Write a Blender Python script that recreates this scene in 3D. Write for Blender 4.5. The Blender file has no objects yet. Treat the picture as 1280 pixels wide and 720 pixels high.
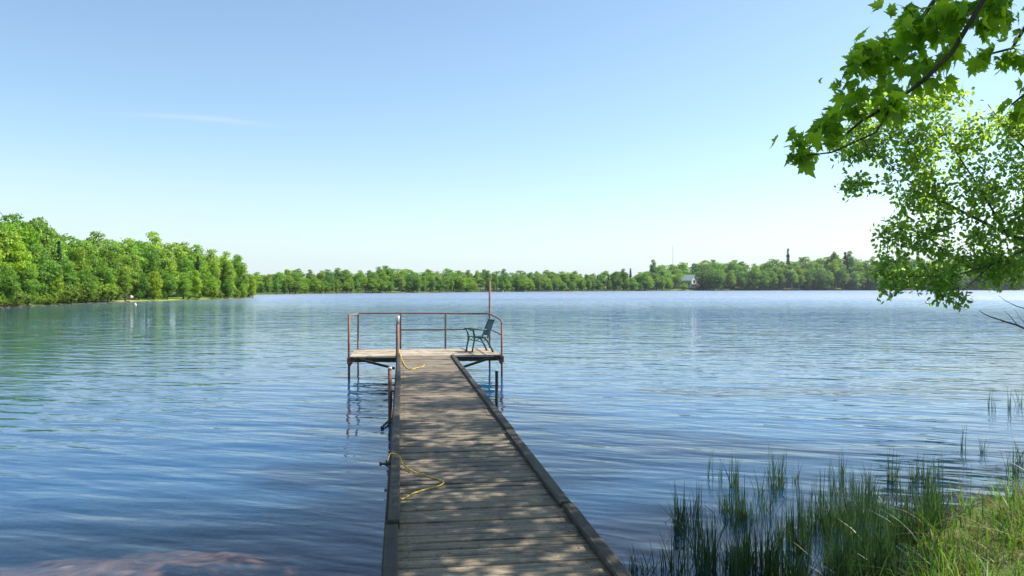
import bpy, math, random
import numpy as np
from mathutils import Vector, Matrix

random.seed(11)
rng = np.random.default_rng(11)
R = math.radians
F = 985.0            # focal length in pixels of a 1280 px wide picture
CZ = 2.25            # eye height above the water
HY = 359.5

scene = bpy.context.scene
COL = scene.collection

# ------------------------------------------------------------------ camera
cam_d = bpy.data.cameras.new('camera')
cam = bpy.data.objects.new('camera', cam_d)
COL.objects.link(cam)
cam.location = (0, 0, CZ)
cam.rotation_euler = (R(90), 0, 0)
cam_d.sensor_width = 36
cam_d.lens = 36 * F / 1280
cam_d.clip_start = 0.05
cam_d.clip_end = 9000
scene.camera = cam

# ------------------------------------------------------------------ sky and sun
SUN_EL = 50.0
SUN_AZ = 78.0        # degrees to the right of the view direction
world = bpy.data.worlds.new('World')
scene.world = world
world.use_nodes = True
wn, wl = world.node_tree.nodes, world.node_tree.links
wn.clear()
w_out = wn.new('ShaderNodeOutputWorld')
w_bg = wn.new('ShaderNodeBackground')
w_sky = wn.new('ShaderNodeTexSky')
w_sky.sky_type = 'NISHITA'
w_sky.sun_disc = False
w_sky.sun_elevation = R(SUN_EL)
w_sky.sun_rotation = R(SUN_AZ)
w_sky.altitude = 300
w_sky.air_density = 1.0
w_sky.dust_density = 1.0
w_sky.ozone_density = 1.7
w_bg.inputs['Strength'].default_value = 0.106

def wnode(t, **kw):
    n = wn.new(t)
    for k, v in kw.items():
        setattr(n, k, v)
    return n
# faint cirrus: one thin streak and a soft low veil on the left, in true sky directions
tc = wnode('ShaderNodeTexCoord')
sep = wnode('ShaderNodeSeparateXYZ')
wl.new(tc.outputs['Generated'], sep.inputs[0])
def wmath(op, a, b=None, c=None, clamp=False):
    n = wn.new('ShaderNodeMath'); n.operation = op; n.use_clamp = clamp
    for i, v in enumerate((a, b, c)):
        if v is None: continue
        if isinstance(v, (int, float)): n.inputs[i].default_value = v
        else: wl.new(v, n.inputs[i])
    return n.outputs[0]
az = wmath('ARCTAN2', sep.outputs['X'], sep.outputs['Y'])
el = wmath('ARCSINE', sep.outputs['Z'])
# streak centre line: azimuth -0.345..., elevation 0.195
nz = wnode('ShaderNodeTexNoise'); nz.inputs['Scale'].default_value = 9; nz.inputs['Detail'].default_value = 5
mp = wnode('ShaderNodeMapping'); mp.inputs['Scale'].default_value = (1, 1, 7)
wl.new(tc.outputs['Generated'], mp.inputs[0]); wl.new(mp.outputs[0], nz.inputs['Vector'])
da = wmath('ADD', az, 0.375)
line = wmath('ADD', wmath('MULTIPLY', da, -0.004), 0.198)
line = wmath('ADD', line, wmath('MULTIPLY', wmath('MULTIPLY', da, da), -0.5))
dd = wmath('DIVIDE', wmath('SUBTRACT', el, line), wmath('ADD', wmath('MULTIPLY', nz.outputs[0], 0.004), 0.0006))
s1 = wmath('EXPONENT', wmath('MULTIPLY', wmath('MULTIPLY', dd, dd), -1.0))
aa = wmath('DIVIDE', da, 0.075)
s2 = wmath('EXPONENT', wmath('MULTIPLY', wmath('MULTIPLY', aa, aa), -1.0))
streak = wmath('MULTIPLY', wmath('MULTIPLY', s1, s2), 0.33)
# low veil
va = wmath('DIVIDE', wmath('ADD', az, 0.55), 0.42)
v1 = wmath('EXPONENT', wmath('MULTIPLY', wmath('MULTIPLY', va, va), -1.0))
ve = wmath('DIVIDE', wmath('SUBTRACT', el, 0.085), 0.05)
v2 = wmath('EXPONENT', wmath('MULTIPLY', wmath('MULTIPLY', ve, ve), -1.0))
veil = wmath('MULTIPLY', wmath('MULTIPLY', v1, v2), wmath('ADD', wmath('MULTIPLY', nz.outputs[0], 0.45), 0.10))
he = wmath('DIVIDE', el, 0.055)
low = wmath('MULTIPLY', wmath('EXPONENT', wmath('MULTIPLY', wmath('MULTIPLY', he, he), -1.0)), 0.75)
cloud = wmath('ADD', wmath('ADD', streak, veil), low, clamp=True)
mixc = wnode('ShaderNodeMix', data_type='RGBA')
mixc.inputs['B'].default_value = (3.75, 4.4, 4.9, 1)
wl.new(cloud, mixc.inputs['Factor'])
hsv = wnode('ShaderNodeHueSaturation')
hsv.inputs['Saturation'].default_value = 0.98
wl.new(w_sky.outputs[0], hsv.inputs['Color'])
tint = wnode('ShaderNodeMix', data_type='RGBA', blend_type='MULTIPLY')
tint.inputs['Factor'].default_value = 1.0
tint.inputs['B'].default_value = (0.94, 1.0, 0.98, 1)
wl.new(hsv.outputs[0], tint.inputs['A'])
wl.new(tint.outputs['Result'], mixc.inputs['A'])
wl.new(mixc.outputs['Result'], w_bg.inputs['Color'])
wl.new(w_bg.outputs[0], w_out.inputs['Surface'])

SUND = Vector((math.cos(R(SUN_EL)) * math.sin(R(SUN_AZ)), math.cos(R(SUN_EL)) * math.cos(R(SUN_AZ)), math.sin(R(SUN_EL))))
sun_d = bpy.data.lights.new('sun', 'SUN')
sun_d.energy = 5.0
sun_d.angle = R(0.5)
sun_d.color = (1.0, 0.95, 0.87)
sun = bpy.data.objects.new('sun', sun_d)
COL.objects.link(sun)
sun.rotation_euler = SUND.to_track_quat('Z', 'Y').to_euler()

scene.view_settings.view_transform = 'Standard'
scene.view_settings.look = 'None'
scene.view_settings.exposure = 0.98
scene.view_settings.gamma = 1.0
scene.render.engine = 'CYCLES'
scene.cycles.max_bounces = 8
scene.cycles.transparent_max_bounces = 12
scene.cycles.diffuse_bounces = 3
scene.cycles.glossy_bounces = 3
scene.cycles.transmission_bounces = 4
scene.cycles.caustics_reflective = False
scene.cycles.caustics_refractive = False
scene.cycles.use_denoising = True

# ------------------------------------------------------------------ helpers
def at(px, py, D):
    return np.array(((px - 640) / F * D, D, CZ - (py - HY) / F * D))
def at_water(px, py):
    D = F * CZ / (py - HY)
    return ((px - 640) / F * D, D)

def tag(o, label=None, cat=None, group=None, kind=None):
    if label: o['label'] = label
    if cat: o['category'] = cat
    if group: o['group'] = group
    if kind: o['kind'] = kind
    return o
def empty(name, loc=(0, 0, 0), rz=0, parent=None):
    o = bpy.data.objects.new(name, None)
    COL.objects.link(o)
    o.location = loc; o.rotation_euler = (0, 0, rz); o.empty_display_size = 0.2
    if parent: o.parent = parent
    return o
def link(name, me, parent=None, loc=None):
    o = bpy.data.objects.new(name, me)
    COL.objects.link(o)
    if parent: o.parent = parent
    if loc is not None: o.location = loc
    return o

class MB:
    """gathers boxes, tubes and polygons, and links them as one mesh"""
    def __init__(s): s.v = []; s.f = []; s.r = []; s.m = []
    def add(s, verts, faces, rnd=None, mi=0):
        b = len(s.v); s.v += [tuple(p) for p in verts]
        rnd = random.random() if rnd is None else rnd
        for f in faces:
            s.f.append(tuple(i + b for i in f)); s.r.append(rnd); s.m.append(mi)
    def box(s, x0, x1, y0, y1, z0, z1, bev=0.0, rnd=None, M=None, jit=0.0, mi=0):
        b = min(bev, (x1-x0)/2.2, (y1-y0)/2.2, (z1-z0)/2.2)
        j = lambda: random.uniform(-jit, jit)
        if b <= 0:
            v = [(x, y, z) for z in (z0, z1) for x, y in ((x0, y0), (x1, y0), (x1, y1), (x0, y1))]
            f = [(3, 2, 1, 0), (4, 5, 6, 7), (0, 1, 5, 4), (1, 2, 6, 5), (2, 3, 7, 6), (3, 0, 4, 7)]
        else:
            v = []
            for z, i in ((z0, b), (z0+b, 0), (z1-b, 0), (z1, b)):
                v += [(x0+i, y0+i, z), (x1-i, y0+i, z), (x1-i, y1-i, z), (x0+i, y1-i, z)]
            f = [(3, 2, 1, 0), (12, 13, 14, 15)]
            for k in range(3):
                o = k*4
                for i in range(4):
                    f.append((o+i, o+(i+1) % 4, o+4+(i+1) % 4, o+4+i))
        v = [(a+j(), c+j(), d+j()) for a, c, d in v]
        if M is not None: v = [tuple(M @ Vector(p)) for p in v]
        s.add(v, f, rnd, mi)
    def beam(s, a, b, w, h, rnd=None, bev=0.004, up=(0, 0, 1), mi=0):
        a = Vector(a); b = Vector(b); d = b - a; L = d.length; d.normalize()
        upv = Vector(up)
        if abs(d.dot(upv)) > .98: upv = Vector((1, 0, 0))
        x = d.cross(upv).normalized(); z = x.cross(d).normalized()
        M = Matrix((x, d, z)).transposed().to_4x4(); M.translation = a
        s.box(-w/2, w/2, 0, L, -h/2, h/2, bev, rnd, M, mi=mi)
    def tube(s, pts, rad, n=8, rnd=None, cap=True, mi=0):
        pts = [Vector(p) for p in pts]
        rads = rad if isinstance(rad, (list, tuple)) else [rad]*len(pts)
        v = []; f = []
        ref = None
        for i, p in enumerate(pts):
            if i == 0: d = pts[1]-p
            elif i == len(pts)-1: d = p-pts[i-1]
            else: d = (pts[i+1]-p).normalized() + (p-pts[i-1]).normalized()
            d.normalize()
            if ref is None:
                ref = d.cross(Vector((0, 0, 1)) if abs(d.z) < .9 else Vector((1, 0, 0))).normalized()
            x = (ref - d*ref.dot(d)).normalized(); ref = x
            y = d.cross(x)
            for k in range(n):
                t = 2*math.pi*k/n
                v.append(p + (x*math.cos(t) + y*math.sin(t))*rads[i])
        for i in range(len(pts)-1):
            for k in range(n):
                a = i*n+k; b = i*n+(k+1) % n
                f.append((a, b, b+n, a+n))
        if cap:
            f.append(tuple(range(n))[::-1]); f.append(tuple((len(pts)-1)*n+k for k in range(n)))
        s.add(v, f, rnd, mi)
    def build(s, name, mat, parent=None, smooth=False, loc=None):
        me = bpy.data.meshes.new(name)
        me.from_pydata(s.v, [], s.f)
        at_ = me.attributes.new('rnd', 'FLOAT', 'FACE')
        at_.data.foreach_set('value', np.array(s.r, dtype=np.float32))
        for m in (mat if isinstance(mat, (list, tuple)) else [mat]): me.materials.append(m)
        me.polygons.foreach_set('material_index', np.array(s.m, dtype=np.int32))
        if smooth: me.polygons.foreach_set('use_smooth', np.ones(len(me.polygons), dtype=bool))
        me.update()
        return link(name, me, parent, loc)

def np_mesh(name, V, Fc, mats, rnd=None, smooth=False, mi=None):
    """V (n,3); Fc (m,k) one face size"""
    me = bpy.data.meshes.new(name)
    V = np.asarray(V, dtype=np.float32); Fc = np.asarray(Fc, dtype=np.int32)
    m, k = Fc.shape
    me.vertices.add(len(V)); me.vertices.foreach_set('co', V.ravel())
    me.loops.add(m*k); me.loops.foreach_set('vertex_index', Fc.ravel())
    me.polygons.add(m)
    me.polygons.foreach_set('loop_start', np.arange(m, dtype=np.int32)*k)
    me.polygons.foreach_set('loop_total', np.full(m, k, dtype=np.int32))
    if rnd is not None:
        a = me.attributes.new('rnd', 'FLOAT', 'FACE'); a.data.foreach_set('value', np.asarray(rnd, dtype=np.float32))
    for mm in (mats if isinstance(mats, (list, tuple)) else [mats]): me.materials.append(mm)
    if mi is not None: me.polygons.foreach_set('material_index', np.asarray(mi, dtype=np.int32))
    if smooth: me.polygons.foreach_set('use_smooth', np.ones(m, dtype=bool))
    me.update(calc_edges=True); me.validate()
    return me

def frames(n, t):
    """rotation matrices with columns x, y=t, z~n"""
    t = t / np.linalg.norm(t, axis=1, keepdims=True)
    x = np.cross(t, n); x /= np.maximum(np.linalg.norm(x, axis=1, keepdims=True), 1e-6)
    z = np.cross(x, t)
    return np.stack((x, t, z), axis=2)
def scatter(bv, bf, pos, Rm, sc, rnd):
    """copies of a small base mesh at many places"""
    bv = np.asarray(bv, float); bf = np.asarray(bf)
    N = len(pos)
    V = np.einsum('nij,kj->nki', Rm, bv) * np.asarray(sc).reshape(N, 1, 1) + pos[:, None, :]
    Fc = bf[None] + (np.arange(N) * len(bv))[:, None, None]
    return V.reshape(-1, 3), Fc.reshape(-1, bf.shape[1]), np.repeat(rnd, len(bf))
def rand_dir(n):
    v = rng.normal(size=(n, 3)); return v / np.linalg.norm(v, axis=1, keepdims=True)

# ------------------------------------------------------------------ materials
def new_mat(name):
    m = bpy.data.materials.new(name); m.use_nodes = True
    nt = m.node_tree; nt.nodes.clear()
    out = nt.nodes.new('ShaderNodeOutputMaterial')
    return m, nt, out
class NT:
    def __init__(s, nt): s.nt = nt
    def n(s, t, **kw):
        o = s.nt.nodes.new(t)
        for k, v in kw.items(): setattr(o, k, v)
        return o
    def l(s, a, b): s.nt.links.new(a, b)
    def set(s, sock, v):
        if isinstance(v, bpy.types.NodeSocket): s.l(v, sock)
        else: sock.default_value = v
    def math(s, op, a, b=None, c=None, clamp=False):
        o = s.n('ShaderNodeMath', operation=op, use_clamp=clamp)
        for i, v in enumerate((a, b, c)):
            if v is not None: s.set(o.inputs[i], v)
        return o.outputs[0]
    def noise(s, vec, scale, detail=3, rough=.5, dist=0, dim='3D'):
        o = s.n('ShaderNodeTexNoise'); o.inputs['Scale'].default_value = scale
        o.inputs['Detail'].default_value = detail; o.inputs['Roughness'].default_value = rough
        o.inputs['Distortion'].default_value = dist
        if vec is not None: s.l(vec, o.inputs['Vector'])
        return o.outputs[0]
    def mapping(s, vec, scale=(1, 1, 1), rot=(0, 0, 0), loc=(0, 0, 0)):
        o = s.n('ShaderNodeMapping'); o.inputs['Scale'].default_value = scale
        o.inputs['Rotation'].default_value = rot; o.inputs['Location'].default_value = loc
        s.l(vec, o.inputs[0]); return o.outputs[0]
    def mix(s, f, a, b, mode='MIX'):
        o = s.n('ShaderNodeMix', data_type='RGBA', blend_type=mode)
        s.set(o.inputs['Factor'], f)
        s.set(o.inputs['A'], a if isinstance(a, bpy.types.NodeSocket) else (*a, 1) if len(a) == 3 else a)
        s.set(o.inputs['B'], b if isinstance(b, bpy.types.NodeSocket) else (*b, 1) if len(b) == 3 else b)
        return o.outputs['Result']
    def ramp(s, f, stops):
        o = s.n('ShaderNodeValToRGB'); cr = o.color_ramp
        while len(cr.elements) < len(stops): cr.elements.new(.5)
        for e, (p, c) in zip(cr.elements, stops):
            e.position = p; e.color = (*c, 1) if len(c) == 3 else c
        s.set(o.inputs[0], f); return o.outputs[0]
    def mrange(s, v, a, b, c=0, d=1):
        o = s.n('ShaderNodeMapRange'); s.set(o.inputs[0], v)
        for i, x in enumerate((a, b, c, d)): o.inputs[i+1].default_value = x
        return o.outputs[0]
    def attr(s, name): return s.n('ShaderNodeAttribute', attribute_name=name).outputs['Fac']
    def bump(s, h, dist=.01, strength=1.0, normal=None):
        o = s.n('ShaderNodeBump'); o.inputs['Distance'].default_value = dist; o.inputs['Strength'].default_value = strength
        s.l(h, o.inputs['Height'])
        if normal is not None: s.l(normal, o.inputs['Normal'])
        return o.outputs[0]
    def principled(s, color, rough=.6, spec=.4, metal=0, normal=None):
        o = s.n('ShaderNodeBsdfPrincipled')
        s.set(o.inputs['Base Color'], color if isinstance(color, bpy.types.NodeSocket) else (*color, 1))
        s.set(o.inputs['Roughness'], rough); o.inputs['Specular IOR Level'].default_value = spec
        o.inputs['Metallic'].default_value = metal
        if normal is not None: s.l(normal, o.inputs['Normal'])
        return o.outputs[0]

def leaf_mat(name, dark, mid, light, trans=.4, tcol=(.25, .38, .03), rough=.42, spec=.4, obj_col=False):
    m, nt, out = new_mat(name); t = NT(nt)
    a = t.attr('rnd')
    c = t.ramp(a, [(0, dark), (.5, mid), (1, light)])
    tc_ = t.mix(.5, c, tcol)
    tc_ = t.mix(1.0, tc_, (1.5, 1.5, 1.5), 'MULTIPLY')
    if obj_col:
        oi = t.n('ShaderNodeObjectInfo')
        c = t.mix(1.0, c, oi.outputs['Color'], 'MULTIPLY')
        tc_ = t.mix(1.0, tc_, oi.outputs['Color'], 'MULTIPLY')
    p = t.principled(c, rough, spec)
    tr = t.n('ShaderNodeBsdfTranslucent'); t.l(tc_, tr.inputs[0])
    mx = t.n('ShaderNodeMixShader'); mx.inputs[0].default_value = trans
    t.l(p, mx.inputs[1]); t.l(tr.outputs[0], mx.inputs[2]); t.l(mx.outputs[0], out.inputs[0])
    return m
def bark_mat(name, a, b, scale=6, zs=.25):
    m, nt, out = new_mat(name); t = NT(nt)
    g = t.n('ShaderNodeTexCoord').outputs['Object']
    v = t.mapping(g, (1, 1, zs))
    n = t.noise(v, scale, 6, .65)
    c = t.mix(t.mrange(n, .35, .65), a, b)
    t.l(t.principled(c, .85, .2, normal=t.bump(n, .03)), out.inputs[0])
    return m
def plain_mat(name, col, rough=.5, spec=.4, var=.25, scale=8, metal=0):
    m, nt, out = new_mat(name); t = NT(nt)
    g = t.n('ShaderNodeTexCoord').outputs['Object']
    n = t.noise(g, scale, 5, .6)
    c = t.mix(t.mrange(n, .3, .7), tuple(x*(1-var) for x in col), tuple(min(1, x*(1+var)) for x in col))
    t.l(t.principled(c, rough, spec, metal, normal=t.bump(n, .002)), out.inputs[0])
    return m

M = {}
M['maple'] = leaf_mat('maple_leaf', (.03, .10, .010), (.05, .14, .014), (.12, .25, .02), .68, (.55, .80, .02), rough=.45)
M['small_leaf'] = leaf_mat('small_leaf', (.04, .12, .014), (.12, .25, .026), (.28, .42, .06), .55, (.48, .64, .04), rough=.32, spec=.6)
M['wood_leaf'] = leaf_mat('woodland_leaf', (.055, .13, .018), (.135, .25, .030), (.27, .39, .06), .38, (.32, .46, .045), rough=.6, spec=.15, obj_col=True)
M['needle'] = leaf_mat('needle', (.025, .068, .032), (.042, .10, .044), (.075, .15, .055), .10, (.06, .12, .03), rough=.6, spec=.2, obj_col=True)
M['reed'] = leaf_mat('reed_blade', (.006, .028, .012), (.016, .058, .015), (.07, .12, .025), .2, (.10, .18, .03), rough=.4, spec=.45)
M['grass'] = leaf_mat('grass_blade', (.008, .035, .006), (.035, .14, .010), (.12, .29, .018), .4, (.2, .35, .02), rough=.45, spec=.3)
M['straw'] = leaf_mat('straw_blade', (.06, .04, .02), (.17, .11, .05), (.40, .30, .15), .2, (.35, .25, .10), rough=.6, spec=.25)
M['bark'] = bark_mat('maple_bark', (.03, .024, .018), (.10, .085, .07))
M['grey_bark'] = bark_mat('grey_bark', (.04, .035, .028), (.14, .125, .105))
M['pale_bark'] = bark_mat('pale_bark', (.18, .16, .13), (.55, .52, .46), 9, 2.5)

def dock_wood(name, tint=(1, 1, 1), across=True):
    m, nt, out = new_mat(name); t = NT(nt)
    g = t.n('ShaderNodeTexCoord').outputs['Object']
    rn = t.attr('rnd')
    off = t.n('ShaderNodeCombineXYZ'); t.l(t.math('MULTIPLY', rn, 37.0), off.inputs[0]); t.l(t.math('MULTIPLY', rn, 11.0), off.inputs[1])
    ad = t.n('ShaderNodeVectorMath', operation='ADD'); t.l(g, ad.inputs[0]); t.l(off.outputs[0], ad.inputs[1])
    sc = (2.2, 55, 30) if across else (55, 2.2, 30)
    grain = t.noise(t.mapping(ad.outputs[0], sc), 1.0, 6, .7, .4)
    fine = t.noise(t.mapping(ad.outputs[0], (6, 160, 60) if across else (160, 6, 60)), 1.0, 3, .6)
    blot = t.noise(t.mapping(g, (1, 1, 1)), 3.2, 6, .65)
    spot = t.noise(g, 26, 4, .7)
    c = t.ramp(grain, [(.25, (.045, .036, .026)), (.5, (.235, .195, .148)), (.78, (.47, .40, .31))])
    c = t.mix(t.mrange(rn, 0, 1, 0, .75), c, (.13, .11, .085))
    c = t.mix(t.mrange(blot, .49, .66, 0, .85), c, (.036, .032, .025))
    c = t.mix(t.mrange(spot, .56, .70, 0, .7), c, (.045, .043, .036))
    # lichen, a little green-grey
    li = t.noise(t.mapping(g, (1, 1, 1), loc=(7, 3, 1)), 1.7, 5, .7)
    c = t.mix(t.mrange(li, .58, .72, 0, .45), c, (.10, .12, .06))
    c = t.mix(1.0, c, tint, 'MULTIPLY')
    hh = t.math('ADD', t.math('MULTIPLY', grain, .7), t.math('MULTIPLY', fine, .3))
    nb = t.bump(hh, .006, 1.0)
    nb = t.bump(t.noise(g, 5, 4, .6), .02, .7, nb)
    t.l(t.principled(c, t.mrange(blot, .4, .7, .75, .55), .3, normal=nb), out.inputs[0])
    return m
M['deck'] = dock_wood('weathered_deck_wood', (.92, .88, .81))
M['deck_lit'] = dock_wood('lit_deck_wood', (1.75, 1.72, 1.66))  # lit copy of the walkway's darker wood, platform sunlight put into the tint
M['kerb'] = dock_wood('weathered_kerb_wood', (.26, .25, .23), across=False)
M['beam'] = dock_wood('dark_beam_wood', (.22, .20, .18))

def rust_mat():
    m, nt, out = new_mat('rusty_pipe'); t = NT(nt)
    g = t.n('ShaderNodeTexCoord').outputs['Object']
    n = t.noise(g, 9, 6, .7); n2 = t.noise(g, 60, 3, .6)
    c = t.ramp(n, [(.3, (.050, .022, .016)), (.5, (.17, .070, .048)), (.7, (.27, .14, .10))])
    c = t.mix(t.mrange(n2, .55, .7, 0, .5), c, (.30, .22, .18))
    t.l(t.principled(c, .65, .35, normal=t.bump(n2, .002)), out.inputs[0])
    return m
M['rust'] = rust_mat()
M['rail'] = plain_mat('faded_brown_pipe', (.19, .115, .105), .6, .4, .35, 14)
M['rust_pale'] = plain_mat('pale_worn_paint', (.55, .47, .42), .6, .3, .4, 30)
M['black_iron'] = plain_mat('black_iron', (.02, .018, .018), .6, .4)
M['rope'] = plain_mat('yellow_rope', (.52, .36, .055), .7, .2, .35, 60)
M['chair'] = plain_mat('dark_green_plastic', (.014, .085, .085), .38, .5, .3, 12)

# ------------------------------------------------------------------ terrain
LAKE = [(-1.2, 3.1), (-3.5, 2.6), (-7, 2.5), (-14, 5), (-30, 14), (-48, 35), (-62, 62), (-58, 86), (-61, 100), (-63, 113),
        (-62.5, 130), (-60, 147), (-58.5, 165), (-60, 184), (-64, 196), (-78, 210), (-100, 228), (-112, 245), (-100, 258), (-85, 262),
        (-72, 324), (-51, 362), (-18, 433), (43, 525), (138, 645), (260, 705), (370, 750), (510, 770), (640, 700), (640, 560), (480, 420),
        (300, 250), (150, 120), (75, 62), (40, 42), (24, 31), (15.5, 23), (13.2, 18), (12.0, 14.0), (9.2, 10.2), (6.4, 8.7), (5.3, 8.4),
        (4.5, 7.9), (3.8, 7.0), (3.25, 6.1), (2.6, 5.1), (1.5, 4.4), (.7, 3.5)]
LK = np.array(LAKE, float)
def sdist(x, y):
    """distance to the shoreline, positive on land"""
    x = np.asarray(x, float); y = np.asarray(y, float)
    best = np.full(x.shape, 1e18); inside = np.zeros(x.shape, bool)
    n = len(LK)
    for i in range(n):
        ax, ay = LK[i]; bx, by = LK[(i+1) % n]
        dx, dy = bx-ax, by-ay
        tt = np.clip(((x-ax)*dx + (y-ay)*dy) / (dx*dx+dy*dy), 0, 1)
        d = (x-ax-tt*dx)**2 + (y-ay-tt*dy)**2
        best = np.minimum(best, d)
        cr = ((ay > y) != (by > y)) & (x < (bx-ax)*(y-ay)/((by-ay) if by != ay else 1e-9) + ax)
        inside ^= cr
    d = np.sqrt(best)
    return np.where(inside, -d, d)
def vnoise(x, y, s, seed=0):
    x = x/s + seed*17.3; y = y/s - seed*9.1
    return (np.sin(x*1.7+1.3*np.sin(y*1.1+seed)) * np.cos(y*1.9+1.1*np.sin(x*.9)) + .5*np.sin(x*4.1+y*3.3+2*np.sin(y*2.3)))/1.5
def terr(x, y):
    x = np.asarray(x, float); y = np.asarray(y, float)
    sd = sdist(x, y)
    r = np.hypot(x, y)
    sd = sd + vnoise(x, y, 1.1, 3)*.12*(r < 40) + vnoise(x, y, 4, 5)*np.clip(r/80, 0, 1)*.9
    far = np.clip((r-40)/40, 0, 1)
    hill = 3.0 + 10*np.clip((x-60)/200, 0, 1)*np.clip((y-300)/200, 0, 1)
    up_far = .25*np.clip(sd/1.5, 0, 1) + hill*(1-np.exp(-np.maximum(sd-3, 0)/45.0)) + vnoise(x, y, 30, 1)*.5*np.clip(sd/40, 0, 1)
    up_near = .30*(1-np.exp(-np.maximum(sd, 0)/2.4)) + vnoise(x, y, .45, 2)*.03*np.clip(sd*2, 0, 1) + .02*np.maximum(sd, 0)*np.clip(1-r/120, 0, 1)
    up = up_far*far + up_near*(1-far)
    dn = -(.50*(1-np.exp(np.minimum(sd, 0)/1.3)) + .10*np.clip(-sd-2, 0, 30))
    dn = dn + vnoise(x, y, .35, 4)*.05*np.clip(-sd, 0, 1)*(r < 25)
    dn = np.minimum(dn + .42*np.exp(-((x+3.4)/3.0)**2 - ((y-7.2)/1.7)**2), -.20*np.clip(-sd, 0, 1))
    return np.where(sd > 0, up, dn), sd

def axis_pts(lo, hi, fine0, fine1, step, g):
    a = list(np.arange(fine0, fine1, step))
    s = step; p = a[-1]; up = []
    while p < hi: s *= g; p += s; up.append(p)
    s = step; p = a[0]; dn = []
    while p > lo: s *= g; p -= s; dn.append(p)
    return np.array(dn[::-1] + a + up)
gx = axis_pts(-2600, 2600, -6, 9, .13, 1.030)
gy = axis_pts(-600, 2800, 2, 13, .13, 1.030)
X, Y = np.meshgrid(gx, gy)
Z, SD = terr(X, Y)
nx, ny = len(gx), len(gy)
idx = np.arange(nx*ny).reshape(ny, nx)
Fc = np.stack((idx[:-1, :-1], idx[:-1, 1:], idx[1:, 1:], idx[1:, :-1]), -1).reshape(-1, 4)
m, nt, out = new_mat('ground'); t = NT(nt)
geo = t.n('ShaderNodeNewGeometry'); P = geo.outputs['Position']
sdn = t.attr('sd')
n1 = t.noise(P, 3.0, 6, .65); n2 = t.noise(P, .12, 4, .6)
vor = t.n('ShaderNodeTexVoronoi'); vor.inputs['Scale'].default_value = 3.4; t.l(t.mapping(P, (1, 1, .3)), vor.inputs['Vector'])
vcol = t.n('ShaderNodeSeparateColor'); t.l(vor.outputs['Color'], vcol.inputs[0])
stone = t.ramp(vcol.outputs[0], [(0, (.20, .12, .10)), (.5, (.52, .33, .26)), (1, (.72, .52, .42))])
stone = t.mix(t.mrange(vor.outputs['Distance'], .12, .3), stone, (.05, .04, .03))
bed = t.mix(t.mrange(n1, .35, .65), stone, (.34, .22, .16))
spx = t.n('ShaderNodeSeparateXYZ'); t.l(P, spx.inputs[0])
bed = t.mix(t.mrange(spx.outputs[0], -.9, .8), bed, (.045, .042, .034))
soil = t.mix(t.mrange(n1, .35, .65), (.035, .028, .018), (.08, .075, .03))
grassc = t.mix(t.mrange(n1, .35, .65), (.06, .12, .02), (.12, .19, .04))
land = t.mix(t.mrange(n2, .4, .6), soil, grassc)
sandf = t.attr('sand')
land = t.mix(sandf, land, t.mix(t.mrange(n1, .4, .6), (.34, .25, .17), (.48, .37, .27)))
lawnf = t.attr('lawn')
land = t.mix(lawnf, land, t.mix(t.mrange(n1, .4, .6), (.14, .24, .03), (.24, .36, .06)))
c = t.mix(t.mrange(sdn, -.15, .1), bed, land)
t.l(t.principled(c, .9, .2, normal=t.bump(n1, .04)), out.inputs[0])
M['ground'] = m
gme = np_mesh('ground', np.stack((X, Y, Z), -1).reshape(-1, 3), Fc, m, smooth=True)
def vattr(me, name, v):
    a = me.attributes.new(name, 'FLOAT', 'POINT'); a.data.foreach_set('value', np.asarray(v, dtype=np.float32).ravel())
vattr(gme, 'sd', SD)
sand = np.exp(-(((X+58)/5)**2 + ((Y-89)/6)**2)) + np.exp(-(((X+62.3)/4)**2 + ((Y-129)/2.5)**2))
vattr(gme, 'sand', np.clip(sand*1.6, 0, 1)*(SD > 0))
lawn = np.exp(-(((X+62)/7)**2 + ((Y-146)/14)**2))
vattr(gme, 'lawn', np.clip(lawn*1.8, 0, 1)*(SD > 0))
tag(link('ground', gme), 'low wooded shore and lake bed around the whole lake', 'ground', kind='structure')

# ------------------------------------------------------------------ water
m, nt, out = new_mat('lake_water'); t = NT(nt)
geo = t.n('ShaderNodeNewGeometry'); P = geo.outputs['Position']
sp = t.n('ShaderNodeSeparateXYZ'); t.l(P, sp.inputs[0])
px_, py_ = sp.outputs[0], sp.outputs[1]
dist = t.math('SQRT', t.math('ADD', t.math('MULTIPLY', px_, px_), t.math('MULTIPLY', py_, py_)))
farf = t.mrange(dist, 14, 60)
patch = t.noise(t.mapping(P, (.7, 1.6, 1), (0, 0, R(12)), (3, 1, 0)), .035, 3, .55)
pm = t.mrange(patch, .38, .62)
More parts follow.
